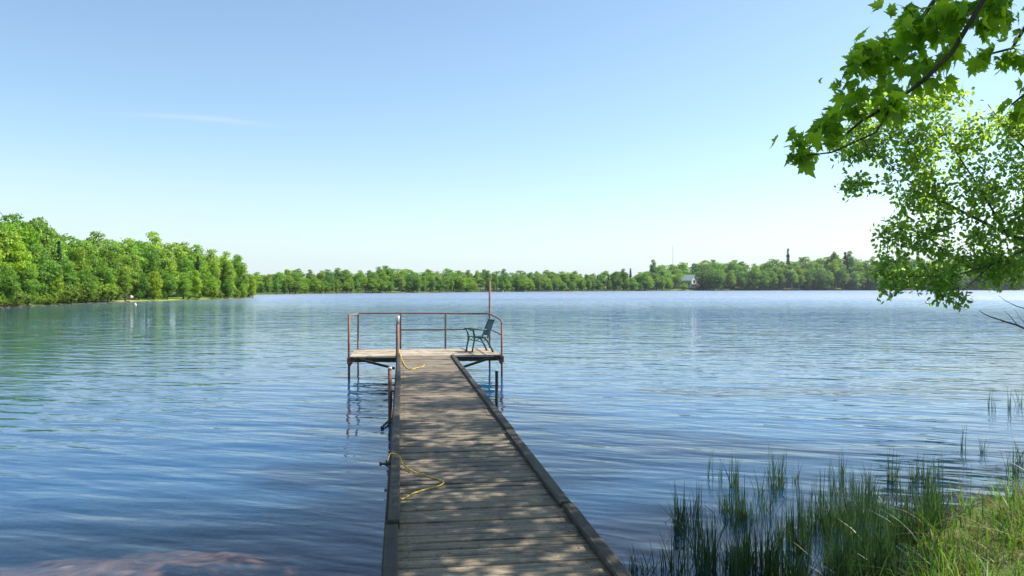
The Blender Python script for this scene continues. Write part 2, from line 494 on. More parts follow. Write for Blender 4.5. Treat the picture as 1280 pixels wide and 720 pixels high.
# breeze: stronger to the right and far away, calm in the lee of the left shore
rightf = t.mrange(t.math('ADD', px_, t.math('MULTIPLY', py_, .26)), -8, 10)
breeze = t.math('MULTIPLY', farf, t.math('ADD', t.math('MULTIPLY', rightf, .7), t.math('MULTIPLY', pm, .3)), clamp=True)
lull = t.math('SUBTRACT', 1.0, t.math('MULTIPLY', farf, .75))
vfar = t.mrange(dist, 50, 150)
warpf = t.mrange(t.noise(P, .25, 2, .5), .35, .65)
def height(Q):
    def train(ang, wl_, stretch, seed, detail=2.0):
        v = t.mapping(t.mapping(Q, (1, 1, 1), (0, 0, R(ang))), (1/(wl_*stretch), 1/wl_, 1), (0, 0, 0), (seed, seed*2.3, 0))
        return t.noise(v, 1.0, detail, .45, .25)
    h = t.math('MULTIPLY', t.math('ADD', t.math('MULTIPLY', train(16, .50, 3.2, 1.3, 3), .034), t.math('MULTIPLY', train(7, 1.0, 4.5, 4.1), .034)), lull)
    h = t.math('ADD', h, t.math('MULTIPLY', train(28, .28, 3.0, 7.7, 1.5), t.math('ADD', .003, t.math('MULTIPLY', warpf, .013))))
    chop = t.noise(t.mapping(Q, (.9, 1.9, 1), (0, 0, R(8))), .75, 3, .5, .3)
    mid = t.noise(t.mapping(t.mapping(Q, (1, 1, 1), (0, 0, R(14))), (.55, .62, 1)), 1.0, 2, .45, .3)
    big = t.noise(t.mapping(t.mapping(Q, (1, 1, 1), (0, 0, R(10))), (.20, .30, 1)), 1.0, 3, .5, .3)
    h = t.math('ADD', h, t.math('MULTIPLY', mid, t.math('MULTIPLY', farf, .075)))
    h = t.math('ADD', h, t.math('MULTIPLY', big, t.math('ADD', t.math('MULTIPLY', breeze, .40), t.math('MULTIPLY', vfar, .25))))
    fine = t.noise(t.mapping(Q, (1, 1.8, 1)), 4.0, 2, .5)
    h = t.math('ADD', h, t.math('MULTIPLY', chop, t.math('ADD', t.math('MULTIPLY', breeze, .15), t.math('ADD', .005, t.math('MULTIPLY', farf, .022)))))
    h = t.math('ADD', h, t.math('MULTIPLY', fine, t.math('ADD', t.math('MULTIPLY', breeze, .016), .0022)))
    return h
E_ = .03
def shifted(d):
    o = t.n('ShaderNodeVectorMath', operation='ADD'); t.l(P, o.inputs[0]); o.inputs[1].default_value = d; return o.outputs[0]
h0 = height(P); hx_ = height(shifted((E_, 0, 0))); hy_ = height(shifted((0, E_, 0)))
cmb = t.n('ShaderNodeCombineXYZ')
t.l(t.math('DIVIDE', t.math('SUBTRACT', h0, hx_), E_), cmb.inputs[0]); t.l(t.math('DIVIDE', t.math('SUBTRACT', h0, hy_), E_), cmb.inputs[1]); cmb.inputs[2].default_value = 1
nrm_ = t.n('ShaderNodeVectorMath', operation='NORMALIZE'); t.l(cmb.outputs[0], nrm_.inputs[0])
nb = nrm_.outputs[0]
fr = t.n('ShaderNodeFresnel'); fr.inputs['IOR'].default_value = 1.333; t.l(nb, fr.inputs['Normal'])
gl = t.n('ShaderNodeBsdfGlossy'); t.l(t.mrange(dist, 60, 200, .025, .36), gl.inputs['Roughness']); t.l(nb, gl.inputs['Normal'])
gl.inputs['Color'].default_value = (.97, .98, 1, 1)
body = t.n('ShaderNodeSubsurfaceScattering', falloff='BURLEY'); body.inputs['Color'].default_value = (.012, .056, .125, 1)
body.inputs['Scale'].default_value = 1.2; body.inputs['Radius'].default_value = (.6, .9, 1.0)
tr = t.n('ShaderNodeBsdfTransparent'); tr.inputs['Color'].default_value = (.84, .80, .76, 1)
depth = t.attr('depth')
murk = t.mrange(depth, .28, .75, .25, 1.0)
mx1 = t.n('ShaderNodeMixShader'); t.l(murk, mx1.inputs[0]); t.l(tr.outputs[0], mx1.inputs[1]); t.l(body.outputs[0], mx1.inputs[2])
mx2 = t.n('ShaderNodeMixShader'); t.l(t.math('MULTIPLY', fr.outputs[0], t.mrange(dist, 120, 400, 1.0, .80)), mx2.inputs[0]); t.l(mx1.outputs[0], mx2.inputs[1]); t.l(gl.outputs[0], mx2.inputs[2])
t.l(mx2.outputs[0], out.inputs[0])
M['water'] = m
wx = axis_pts(-1400, 1400, -8, 10, .5, 1.06); wy = axis_pts(-60, 1500, 0, 14, .5, 1.06)
XX, YY = np.meshgrid(wx, wy)
zz, sdw = terr(XX, YY)
i2 = np.arange(XX.size).reshape(XX.shape)
wf = np.stack((i2[:-1, :-1], i2[:-1, 1:], i2[1:, 1:], i2[1:, :-1]), -1).reshape(-1, 4)
wme = np_mesh('water', np.stack((XX, YY, np.zeros_like(XX)), -1).reshape(-1, 3), wf, m, smooth=True)
vattr(wme, 'depth', np.clip(-zz, 0, 5))
tag(link('water', wme), 'rippled blue lake water reflecting the sky', 'water', kind='structure')

# ------------------------------------------------------------------ dock
DA = R(8.0)
DU = np.array((-math.sin(DA), math.cos(DA))); DV = np.array((math.cos(DA), math.sin(DA)))
DO = np.array((-.047, 4.64))
DZ = .55
dock = empty('dock', (DO[0], DO[1], 0), DA)
tag(dock, 'weathered T shaped wooden dock with rusty pipe railing reaching into the lake', 'dock')
def dw(lx, ly, z=0):
    p = DO + lx*DV + ly*DU
    return (p[0], p[1], z)
HW = .60   # half width between kerbs
YE = 15.32; YB = 17.55; YS = -6.2
mb = MB()
y = YS
k = 0
while y < YE - .02:
    w = random.choice((.14, .14, .14, .18, .19))
    w = min(w, YE - y)
    gap = .009
    if random.random() < .16: gap = .022
    dz = random.uniform(-.006, .004)
    e0 = random.uniform(-.012, .012); e1 = random.uniform(-.012, .012)
    mb.box(-HW-.05+e0, HW+.05+e1, y+gap, y+w-.003, DZ-.038+dz, DZ+dz, .006, jit=.0015)
    for nx_ in (-.56, .555):
        for ny_ in (.28, .72):
            cx_ = nx_+random.uniform(-.012, .012); cy_ = y+w*ny_+random.uniform(-.008, .008)
            mb.box(cx_-.004, cx_+.004, cy_-.004, cy_+.004, DZ+dz-.002, DZ+dz+.0035, 0, mi=1)
    y += w
mb.build('walkway_deck', [M['deck'], M['rust']], dock)
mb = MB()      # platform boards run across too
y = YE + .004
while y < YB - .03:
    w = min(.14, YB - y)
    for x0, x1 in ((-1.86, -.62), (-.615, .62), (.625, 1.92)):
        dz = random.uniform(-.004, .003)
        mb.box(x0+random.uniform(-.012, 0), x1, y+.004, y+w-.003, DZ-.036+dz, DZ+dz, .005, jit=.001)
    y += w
mb.build('platform_deck', M['deck_lit'], dock)
# kerbs
def kerb(x0, x1, segs, seed):
    random.seed(seed)
    mb = MB()
    for (a, b, h, o) in segs:
        mb.box(x0+o, x1+o, a+.006, b-.006, DZ+.003, DZ+h*.72, .010, jit=.003)
    # worn underside spacer board seen as a dark slot
    return mb
L_segs = [(YS, -2.2, .075, 0), (-2.2, -.25, .07, .004), (-.22, .95, .085, -.006), (.98, 3.2, .10, .006), (3.22, 6.4, .09, -.004), (6.42, 9.0, .085, 0), (9.02, 12.0, .08, .006), (12.02, YE-.02, .08, 0)]
R_segs = [(YS, -1.4, .06, 0), (-1.37, 1.35, .065, .004), (1.38, 4.6, .06, -.005), (4.63, 8.1, .065, .005), (8.12, 11.6, .06, 0), (11.62, YE-.25, .06, -.004)]
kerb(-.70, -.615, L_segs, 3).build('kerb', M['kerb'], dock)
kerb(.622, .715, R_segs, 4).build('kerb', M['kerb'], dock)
# stringers, cross joists and fascia
for x in (-.70, .70):
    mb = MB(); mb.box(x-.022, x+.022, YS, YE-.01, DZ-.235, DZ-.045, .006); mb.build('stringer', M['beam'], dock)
for yy in np.arange(YS+.5, YE, 1.2):
    mb = MB(); mb.box(-.675, .675, yy-.02, yy+.02, DZ-.19, DZ-.048, .004); mb.build('joist', M['beam'], dock)
mb = MB()
for x0, x1 in ((-1.86, -.735), (.735, 1.92)):
    mb.box(x0, x1, YE+.01, YE+.05, DZ-.15, DZ-.042, .004)
mb.box(-1.86, 1.92, YB-.06, YB-.02, DZ-.15, DZ-.042, .004)
mb.box(-1.86, -1.82, YE+.055, YB-.065, DZ-.15, DZ-.042, .004)
mb.box(1.88, 1.92, YE+.055, YB-.065, DZ-.15, DZ-.042, .004)
mb.box(-.02, .02, YE+.055, YB-.065, DZ-.15, DZ-.042, .004)
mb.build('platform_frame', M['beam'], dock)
for a, b in (((-.76, YE-.02, .24), (-1.62, YE-.02, .47)), ((.78, YE-.02, .20), (1.62, YE-.02, .46))):
    mb = MB(); mb.beam(a, b, .045, .06); mb.build('brace', M['beam'], dock)
RAIL = DZ + 1.0
def post(x, y, z0, z1, r=.026, mat='rust', name='post'):
    mb = MB()
    mb.tube([(x, y, z0), (x, y, z0*.4+z1*.6), (x, y, z1)], r, 12)
    return mb.build(name, M[mat], dock, smooth=True)
post(-1.885, YE+.03, -1.5, RAIL+.04, .030)
post(-1.78, YB+.03, -1.6, RAIL, mat='rail')
post(.63, YB+.03, -1.6, RAIL-.02, mat='rail')
post(1.945, YE+.03, -1.5, RAIL-.22, .028)
post(1.88, YB+.03, -1.6, DZ+1.90, .027)
# junction post: thick, rusty, bare pale metal at the top, leaning a touch
mb = MB(); mb.tube([(-.70, YE-.06, -1.2), (-.695, YE-.06, .2), (-.69, YE-.06, DZ+.80)], .040, 12)
jp = mb.build('post', M['rust'], dock, smooth=True)
mb = MB(); mb.tube([(-.69, YE-.06, DZ+.80), (-.685, YE-.058, DZ+.92), (-.665, YE-.04, DZ+1.0)], [.0385, .037, .034], 12)
mb.build('pale_post_top', M['rust_pale'], jp, smooth=True)
# top rail along the back, turning the right corner down to the front post
mb = MB()
mb.tube([(-1.78, YB+.03, RAIL-.03), (-1.76, YB+.03, RAIL), (-1.70, YB+.03, RAIL+.005), (-.2, YB+.03, RAIL+.0), (.63, YB+.03, RAIL-.01), (1.80, YB+.03, RAIL-.03),
         (1.88, YB-.02, RAIL-.035), (1.91, YB-.2, RAIL-.05), (1.93, YE+.6, RAIL-.10), (1.945, YE+.16, RAIL-.13), (1.945, YE+.05, RAIL-.17), (1.945, YE+.03, RAIL-.25)], .024, 10)
mb.build('top_rail', M['rail'], dock, smooth=True)
mb = MB(); mb.tube([(-1.78, YB+.02, RAIL-.02), (-1.83, YE+1.1, RAIL), (-1.885, YE+.04, RAIL+.01)], .022, 8)
mb.build('side_rail', M['rail'], dock, smooth=True)
mb = MB()
mb.tube([(-.62, YB+.03, DZ+.53), (.63, YB+.03, DZ+.53), (1.86, YB+.03, DZ+.53), (1.92, YB-.1, DZ+.52), (1.945, YE+.05, DZ+.50)], .019, 8)
mb.build('middle_rail', M['rail'], dock, smooth=True)
post(-.62, YB+.03, DZ-.12, RAIL, .024, 'rail')
# brackets at the front corners
for x, s in ((-1.885, 1), (1.945, -1)):
    mb = MB()
    mb.box(x-.045, x+.045, YE-.012, YE+.006, DZ-.19, DZ-.03, .004)
    mb.add([(x+s*.03, YE-.01, DZ-.14), (x+s*.16, YE-.01, DZ-.06), (x+s*.03, YE-.01, DZ-.25), (x+s*.03, YE+.004, DZ-.14), (x+s*.16, YE+.004, DZ-.06), (x+s*.03, YE+.004, DZ-.25)],
           [(0, 1, 2), (5, 4, 3), (0, 2, 5, 3), (1, 4, 5, 2), (0, 3, 4, 1)])
    mb.build('corner_bracket', M['rust'], dock)
# short pipe legs beside the kerbs
mb = MB(); mb.tube([(-.775, 8.95, -1.0), (-.785, 8.95, -.1), (-.79, 8.95, DZ+.31)], .034, 12)
lp = mb.build('leg', M['rust'], dock, smooth=True)
mb = MB(); mb.tube([(-.79, 8.95, DZ+.31), (-.79, 8.95, DZ+.36)], [.036, .034], 12); mb.build('leg_cap', M['rust_pale'], lp, smooth=True)
mb = MB(); mb.tube([(-.775, 8.90, .03), (-.86, 8.35, .035), (-.90, 8.2, .02)], [.022, .020, .020], 10)
mb.box(-.925, -.875, 8.14, 8.20, .0, .045, .008); mb.build('stay', M['black_iron'], lp)
mb = MB(); mb.tube([(.79, 6.9, -1.0), (.79, 6.9, DZ+.48)], .024, 12); mb.build('leg', M['black_iron'], dock, smooth=True)
for xx, yy in ((-.60, 2.3), (.60, 2.3), (-.60, -1.5), (.60, -1.5)):
    mb = MB(); mb.tube([(xx, yy, -.9), (xx, yy, DZ-.03)], .033, 12); mb.build('leg', M['rust'], dock, smooth=True)
mb = MB(); mb.tube([(-.70, 2.98, DZ+.03), (-.79, 2.98, DZ+.03)], .012, 8); mb.tube([(-.785, 2.98, DZ+.03), (-.805, 2.98, DZ+.03)], .020, 6)
mb.build('bolt', M['black_iron'], dock)

# ropes
def rope(pts, r, label, name='rope', sub=10):
    P_ = [Vector(p) for p in pts]
    out_ = []
    for i in range(len(P_)-1):
        p0 = P_[max(i-1, 0)]; p1 = P_[i]; p2 = P_[i+1]; p3 = P_[min(i+2, len(P_)-1)]
        for j in range(sub):
            t_ = j/sub
            out_.append(.5*((2*p1) + (-p0+p2)*t_ + (2*p0-5*p1+4*p2-p3)*t_*t_ + (-p0+3*p1-3*p2+p3)*t_**3))
    out_.append(P_[-1])
    out_ = [dw(p.x, p.y, p.z) for p in out_]
    mb = MB(); mb.tube(out_, r, 8)
    o = mb.build(name, M['rope'], smooth=True)
    tag(o, label, 'rope')
rz = DZ + .014
rope([(-.73, 2.98, DZ+.05), (-.70, 3.02, DZ+.115), (-.62, 2.98, DZ+.10), (-.585, 2.93, rz+.02), (-.50, 2.72, rz), (-.38, 2.52, rz), (-.27, 2.36, rz), (-.235, 2.25, rz), (-.28, 2.14, rz), (-.39, 2.04, rz), (-.50, 1.92, rz), (-.56, 1.80, rz), (-.60, 1.74, rz)],
     .0058, 'yellow rope looped on the near boards from the bolt on the left kerb')
pts = []
for i in range(19):   # turns round the junction post
    a = i/18*2*math.pi*2.5
    pts.append((-.69+.052*math.cos(a), YE-.06+.052*math.sin(a), DZ+.02+.10*i/18*-1+.05))
pts = pts[::-1]
pts += [(-.65, YE-.25, DZ+.13), (-.62, YE-.9, DZ+.10), (-.57, YE-1.5, rz+.01), (-.54, YE-2.3, rz), (-.47, YE-3.2, rz), (-.38, YE-3.45, rz), (-.25, YE-3.1, rz), (-.14, YE-2.9, rz), (-.10, YE-2.6, rz+.01)]
rope(pts, .008, 'yellow rope tied round the rusty post where walkway meets platform', sub=6)

# chair
ch_x, ch_y = 1.42, YE+1.05
cw = dw(ch_x, ch_y, DZ+.002)
chair = empty('patio_chair', cw, DA + R(104)); chair.scale = (.98, .98, .98)   # chair looks along its local +Y ... turned to face left
tag(chair, 'dark green slatted plastic armchair facing left on the dock platform', 'chair')
# local frame: +Y front, +X right of sitter
for sx in (-1, 1):
    mb = MB(); mb.tube([(sx*.245, .24, 0), (sx*.25, .22, .14), (sx*.25, .19, .28), (sx*.245, .17, .40), (sx*.26, .20, .52), (sx*.27, .225, .60)], [.028, .023, .025, .032, .026, .027], 8)
    mb.box(sx*.245-.03, sx*.245+.03, .205, .275, 0, .014, .004)
    mb.build('leg', M['chair'], chair, smooth=True)
    mb = MB(); mb.tube([(sx*.24, -.36, 0), (sx*.235, -.29, .14), (sx*.23, -.20, .30), (sx*.225, -.13, .40)], [.030, .025, .028, .032], 8)
    mb.box(sx*.24-.03, sx*.24+.03, -.395, -.325, 0, .014, .004)
    mb.tube([(sx*.235, -.17, .36), (sx*.24, -.02, .27), (sx*.245, .14, .32)], [.014, .011, .014], 6)
    mb.build('leg', M['chair'], chair, smooth=True)
    mb = MB()
    ap = [(sx*.275, .30, .585), (sx*.28, .27, .625), (sx*.285, .10, .628), (sx*.275, -.08, .60), (sx*.25, -.21, .605)]
    for i in range(len(ap)-1):
        mb.beam(ap[i], ap[i+1], .07, .038, bev=.006)
    mb.build('armrest', M['chair'], chair)
mb = MB()
for sx in (-1, 1): mb.beam((sx*.225, -.19, .385), (sx*.235, .22, .415), .035, .045)
for i in range(7):
    yy = -.17 + i*.062
    mb.beam((-.22, yy, .398+.0035*i), (.22, yy, .398+.0035*i), .050, .022)
mb.build('seat', M['chair'], chair)
mb = MB()
b0 = (-.20, .37); b1 = (-.395, .86)
for sx in (-1, 1): mb.beam((sx*.215, b0[0], b0[1]), (sx*.205, b1[0], b1[1]), .045, .034)
mb.beam((-.205, b1[0], b1[1]), (.205, b1[0], b1[1]), .07, .034)
mb.beam((-.205, b0[0]-.04, b0[1]+.09), (.205, b0[0]-.04, b0[1]+.09), .04, .03)
for i in range(5):
    x = -.135+i*.0675
    mb.beam((x, b0[0]-.045, b0[1]+.10), (x*1.05, b1[0]+.005, b1[1]-.02), .056, .02, up=(0, 1, .4))
mb.build('backrest', M['chair'], chair)

# ------------------------------------------------------------------ leaf shapes
def fan_leaf(outline, cz=.0, droop=.18, centre=(0, .3)):
    v = [(centre[0], centre[1], cz)]
    for x, y in outline: v.append((x, y, -droop*(abs(x)**1.5*1.6 + max(y-.2, 0)**2*.7)))
    n = len(outline)
    f = [(0, i+1, (i+1) % n + 1) for i in range(n)]
    return np.array(v), np.array(f)
half = [(.0, .0), (.10, -.07), (.30, -.13), (.25, .02), (.40, .08), (.33, .16), (.58, .38), (.40, .38), (.36, .46), (.21, .40), (.27, .60), (.15, .62), (.0, .98)]
MAPLE = fan_leaf(half + [(-x, y) for x, y in half[-2:0:-1]])
lowl = [(0, 0), (.28, -.10), (.30, .12), (.54, .38), (.22, .42), (0, .95), (-.22, .42), (-.54, .38), (-.30, .12), (-.28, -.10)]
_o = half + [(-x, y) for x, y in half[-2:0:-1]]
MAPLES = [fan_leaf(_o, .02, .10), fan_leaf([(x*.85, y) for x, y in _o], .05, .55), fan_leaf([(x*.9+.06*y*y, y) for x, y in _o], -.03, .35), fan_leaf([(x*.6, y*.95) for x, y in _o], .10, .8)]
MAPLE_LOW = fan_leaf(lowl)
OVAL = fan_leaf([(0, 0), (.24, .18), (.34, .42), (.24, .72), (0, 1.0), (-.24, .72), (-.34, .42), (-.24, .18)], .03, .25, (0, .45))
CLUMP = (np.array([(-.5, 0, 0), (.0, -.45, .08), (.5, 0, 0), (.05, .55, .1)]), np.array([(0, 1, 2), (0, 2, 3)]))

def twig_tree(limbs, blobs, n_twig, leaves_per, leaf_size, shape, view_out=False, droop=.35, reach=.9, twig_r=.006):
    """limbs: list of polylines [(p, r)...]; blobs: (centre, radii). Returns leaf arrays and an MB of twigs."""
    nodes = []
    for L in limbs:
        for i in range(len(L)-1):
            a, b = np.array(L[i][0], float), np.array(L[i+1][0], float)
            for tt in np.linspace(0, 1, max(2, int(np.linalg.norm(b-a)/.12))): nodes.append(a*(1-tt)+b*tt)
    nodes = np.array(nodes)
    tb = MB()
    wts = np.array([np.prod(b[1])**(.55) for b in blobs]); wts /= wts.sum()
    LP, LT = [], []
    for _ in range(n_twig):
        b = blobs[rng.choice(len(blobs), p=wts)]
        d = rand_dir(1)[0]*rng.uniform(.25, 1)**.6
        tip = np.array(b[0]) + d*np.array(b[1])
        j = np.argmin(((nodes-tip)**2).sum(1) + rng.uniform(0, .05))
        base = nodes[j]
        if len(nodes) < 6000: nodes = np.vstack((nodes, base*.45+tip*.55, base*.2+tip*.8))
        L = np.linalg.norm(tip-base)
        mid = (base+tip)/2 + np.array((0, 0, L*.10)) + rng.normal(size=3)*L*.05
        ts = np.linspace(0, 1, 6)
        pts = [(1-s)**2*base + 2*s*(1-s)*mid + s*s*tip for s in ts]
        tb.tube(pts, [max(twig_r*.35, twig_r*(1+L*.8)*(1-.8*s)) for s in ts], 4, cap=False)
        nl = leaves_per
        s = rng.uniform(.35 if L > .5 else .1, 1.03, nl)[:, None]
        pp = (1-s)**2*base + 2*s*(1-s)*mid + s*s*tip
        spread = leaf_size*reach
        pp = pp + rng.normal(size=(nl, 3))*spread
        LP.append(pp)
        dirv = (tip-base)/max(L, .01)
        td = rand_dir(nl)*.8 + dirv*.5 + np.array((0, 0, -droop))
        LT.append(td)
    LP = np.vstack(LP); LT = np.vstack(LT)
    return LP, LT, tb
def in_view(P_, margin=20):
    D = np.maximum(P_[:, 1], 1e-3)
    sx = 640 + F*P_[:, 0]/D; sy = HY - F*(P_[:, 2]-CZ)/D
    return (P_[:, 1] > .3) & (sx > -margin) & (sx < 1280+margin) & (sy > -margin) & (sy < 720+margin)
def leaves_obj(name, LP, LT, size, shape, mat, parent, up=1.0):
    if isinstance(shape, list):
        k_ = len(shape); Vs, Fs, Rs, off = [], [], [], 0
        for i_ in range(k_):
            p_, t_ = LP[i_::k_], LT[i_::k_]; n = len(p_)
            Rm = frames(rand_dir(n)*.75 + np.array((0, 0, up)), t_)
            V, Fc_, rr = scatter(shape[i_][0], shape[i_][1], p_, Rm, size*rng.uniform(.55, 1.25, n), rng.uniform(0, 1, n))
            Vs.append(V); Fs.append(Fc_+off); Rs.append(rr); off += len(V)
        return link(name, np_mesh(name, np.vstack(Vs), np.vstack(Fs), mat, np.concatenate(Rs)), parent)
    n = len(LP)
    nrm = rand_dir(n)*.75 + np.array((0, 0, up))
    Rm = frames(nrm, LT)
    sc = size*rng.uniform(.65, 1.2, n)
    V, Fc_, rr = scatter(shape[0], shape[1], LP, Rm, sc, rng.uniform(0, 1, n))
    return link(name, np_mesh(name, V, Fc_, mat, rr), parent)
def limbs_obj(limbs, tb, mat, parent, name='branches'):
    for L in limbs: tb.tube([p for p, r in L], [r for p, r in L], 8)
    return tb.build(name, mat, parent, smooth=True)

# ---- near maple: trunk right of the camera, one low branch in view
mt = empty('maple_tree', (0, 0, 0))
tag(mt, 'near maple whose big lobed leaves hang in from the top right corner', 'tree')
mb = MB()
mb.tube([(4.75, 2.3, -.1), (4.7, 2.35, .5), (4.65, 2.4, 2.5), (4.6, 2.5, 5), (4.7, 2.8, 8), (4.9, 3.2, 11)], [.30, .22, .19, .17, .12, .05], 14)
mb.build('trunk', M['bark'], mt, smooth=True)
mp_l = [
    [((4.6, 2.5, 4.9), .06), ((3.6, 2.85, 4.75), .045), ((2.75, 3.1, 4.15), .03), (tuple(at(1232, -5, 3.3)), .011), (tuple(at(1190, 65, 3.3)), .0095), (tuple(at(1155, 100, 3.32)), .008), (tuple(at(1118, 127, 3.35)), .007), (tuple(at(1078, 150, 3.4)), .006), (tuple(at(1045, 178, 3.4)), .004)],
    [((2.75, 3.1, 4.15), .022), (tuple(at(1175, -10, 3.6)), .012), (tuple(at(1140, 40, 3.6)), .008), (tuple(at(1085, 75, 3.6)), .005), (tuple(at(1055, 90, 3.6)), .003)],
    [((2.75, 3.1, 4.15), .022), (tuple(at(1290, 20, 3.5)), .010), (tuple(at(1265, 60, 3.5)), .006), (tuple(at(1225, 70, 3.5)), .004)],
    [((3.3, 2.95, 4.5), .022), (tuple(at(1330, 60, 3.4)), .010), (tuple(at(1290, 110, 3.4)), .006), (tuple(at(1265, 130, 3.4)), .004)],
    [(tuple(at(1118, 127, 3.35)), .006), (tuple(at(1095, 165, 3.3)), .0045), (tuple(at(1040, 190, 3.3)), .0035), (tuple(at(988, 196, 3.3)), .002)],
]
def pb(px, py, D, rx, ry=None, rd=None):
    ry = ry or rx
    return (at(px, py, D), np.array((rx*D/F, rd if rd else (rx*D/F), ry*D/F)))
mp_b = [pb(1002, 180, 3.35, 18, 14), pb(1018, 192, 3.35, 22, 16), pb(1050, 165, 3.4, 36, 30), pb(1090, 130, 3.4, 42, 36), pb(1060, 95, 3.5, 22, 22), pb(1090, 75, 3.6, 34, 24), pb(1130, 60, 3.6, 44, 40), pb(1120, 20, 3.6, 26, 24),
        pb(1165, 20, 3.5, 50, 26), pb(1150, 100, 3.4, 36, 30), pb(1190, 50, 3.4, 38, 36), pb(1235, 20, 3.4, 40, 30), pb(1262, 55, 3.5, 34, 28), pb(1225, 75, 3.5, 26, 10), pb(1272, 132, 3.4, 16, 14), pb(1300, 100, 3.4, 30, 40), pb(1330, 40, 3.4, 30, 40)]
LP, LT, tb = twig_tree(mp_l, mp_b, 122, 6, .085, MAPLE, droop=.6, reach=.30, twig_r=.0022)
leaves_obj('foliage', LP, LT, .075, MAPLES, M['maple'], mt, up=.5)
limbs_obj(mp_l, tb, M['bark'], mt)

def high_crown(parent, trunk_top, blobs, n_twig, leaves_per, size, name='crown'):
    tt = np.array(trunk_top, float)
    limbs = []
    for c_, r_ in blobs[::2]:
        p0 = tt - np.array((0, 0, 1.2)); L = np.linalg.norm(c_-p0); pl = []
        for i_, u_ in enumerate(np.linspace(0, 1, 8)):
            p = p0*(1-u_) + c_*u_ + np.array((0, 0, .9*math.sin(math.pi*u_))) + rng.normal(size=3)*L*.035*(0 < i_ < 7)
            pl.append((tuple(p), .07*(1-u_)**1.3 + .010))
        limbs.append(pl)
    LP, LT, tb = twig_tree(limbs, blobs, n_twig, leaves_per, size, MAPLE_LOW, droop=.4, reach=1.6, twig_r=.006)
    ok = ~in_view(LP, 25)
    leaves_obj(name, LP[ok], LT[ok], size, MAPLE_LOW, M['maple'], parent, up=1.2)
    limbs_obj(limbs, tb, M['bark'], parent)
SUNV = np.array(SUND)
def shade_blobs(targets, hs, rad):
    B = []
    for (tx, ty), hgt in zip(targets, hs):
        p = np.array((tx, ty, .5)) + np.array(SUND)*((hgt-.5)/SUND.z)
        q = p - np.array((1.65, 3.4, 3.1)); dq = np.linalg.norm(q - SUNV*q.dot(SUNV))
        if dq < 2.0 and rng.uniform() < .96: continue
        if not in_view(p[None], 70)[0]: B.append((p, np.array((rad, rad, rad*.7))))
    return B
def clear_limbs(pts): return pts
T1 = []; H1 = []
for _ in range(112):
    ly = rng.uniform(-1.5, 5.4); lx = rng.uniform(-2.0, 2.6)
    p = DO + lx*DV + ly*DU; T1.append(p); H1.append(rng.uniform(4.3, 6.8) + max(ly, 0)*.15)
high_crown(mt, (4.7, 3.0, 7.5), shade_blobs(T1, H1, .36), 700, 14, .14)
added_canopy = []
for _ in range(60):     # unseen foliage over and behind the camera, added to darken the deck shade
    p = np.array((rng.uniform(-7, 2.6), rng.uniform(-8, 2.0), rng.uniform(5.2, 9.5)))
    added_canopy.append((p, np.array((.95, .95, .6))))
high_crown(mt, (4.4, 1.5, 7.0), added_canopy, 900, 14, .16)

# ---- second maple further along the bank, wholly above the frame, its shade falls on the middle of the dock
m2 = empty('maple_tree', (0, 0, 0))
tag(m2, 'tall maple on the right bank throwing dappled shade on the middle walkway', 'tree')
mb = MB(); mb.tube([(13.2, 11.8, 0), (13.0, 11.9, 3), (12.6, 12.2, 7), (12.0, 12.6, 11)], [.34, .24, .20, .10], 12)
mb.build('trunk', M['bark'], m2, smooth=True)
T2 = []; H2 = []
for _ in range(72):
    ly = rng.uniform(4.6, 11.6); lx = rng.uniform(-1.5, 2.6)
    p = DO + lx*DV + ly*DU; T2.append(p); H2.append(rng.uniform(9.5, 12.5))
B2 = shade_blobs(T2, H2, .46)
high_crown(m2, (12.3, 12.4, 10.5), B2, 430, 14, .15)

# ---- small-leaved tree at the right edge, about 18 m away
st = empty('bank_tree', (0, 0, 0))
tag(st, 'small leaved tree leaning over the water from the right edge', 'tree')
mb = MB(); mb.tube([(15.6, 18.6, 0), (15.1, 18.6, 1.5), (14.3, 18.5, 3.4), (13.4, 18.4, 5.6), (12.8, 18.3, 7.6)], [.22, .17, .13, .08, .03], 12)
mb.build('trunk', M['grey_bark'], st, smooth=True)
A = lambda x, y, D=18.0: tuple(at(x, y, D))
st_l = [
    [((14.6, 18.5, 2.7), .07), (A(1300, 305), .05), (A(1258, 292), .042), (A(1215, 270), .035), (A(1175, 250), .026), (A(1135, 225), .016), (A(1095, 190), .008)],
    [(A(1258, 292), .03), (A(1225, 235), .022), (A(1195, 190), .015), (A(1165, 140), .007)],
    [((14.0, 18.5, 4.1), .05), (A(1310, 210, 18.2), .035), (A(1265, 170, 18.2), .02), (A(1235, 130, 18.2), .009)],
    [(A(1300, 305), .035), (A(1240, 330, 17.7), .024), (A(1190, 345, 17.5), .014), (A(1130, 345, 17.4), .006)],
    [(A(1215, 270), .02), (A(1165, 290, 17.8), .013), (A(1110, 300, 17.8), .006)],
    [(A(1240, 330, 17.7), .015), (A(1205, 362, 17.5), .008), (A(1182, 380, 17.5), .004)],
    [(A(1135, 225), .010), (A(1080, 228, 17.8), .006), (A(1048, 238, 17.8), .003)],
    [((13.4, 18.4, 5.6), .04), (A(1320, 120, 18.4), .02), (A(1280, 135, 18.4), .009)],
]
def sb(px, py, rx, ry, D=18, rd=.8): return pb(px, py, D, rx, ry, rd)
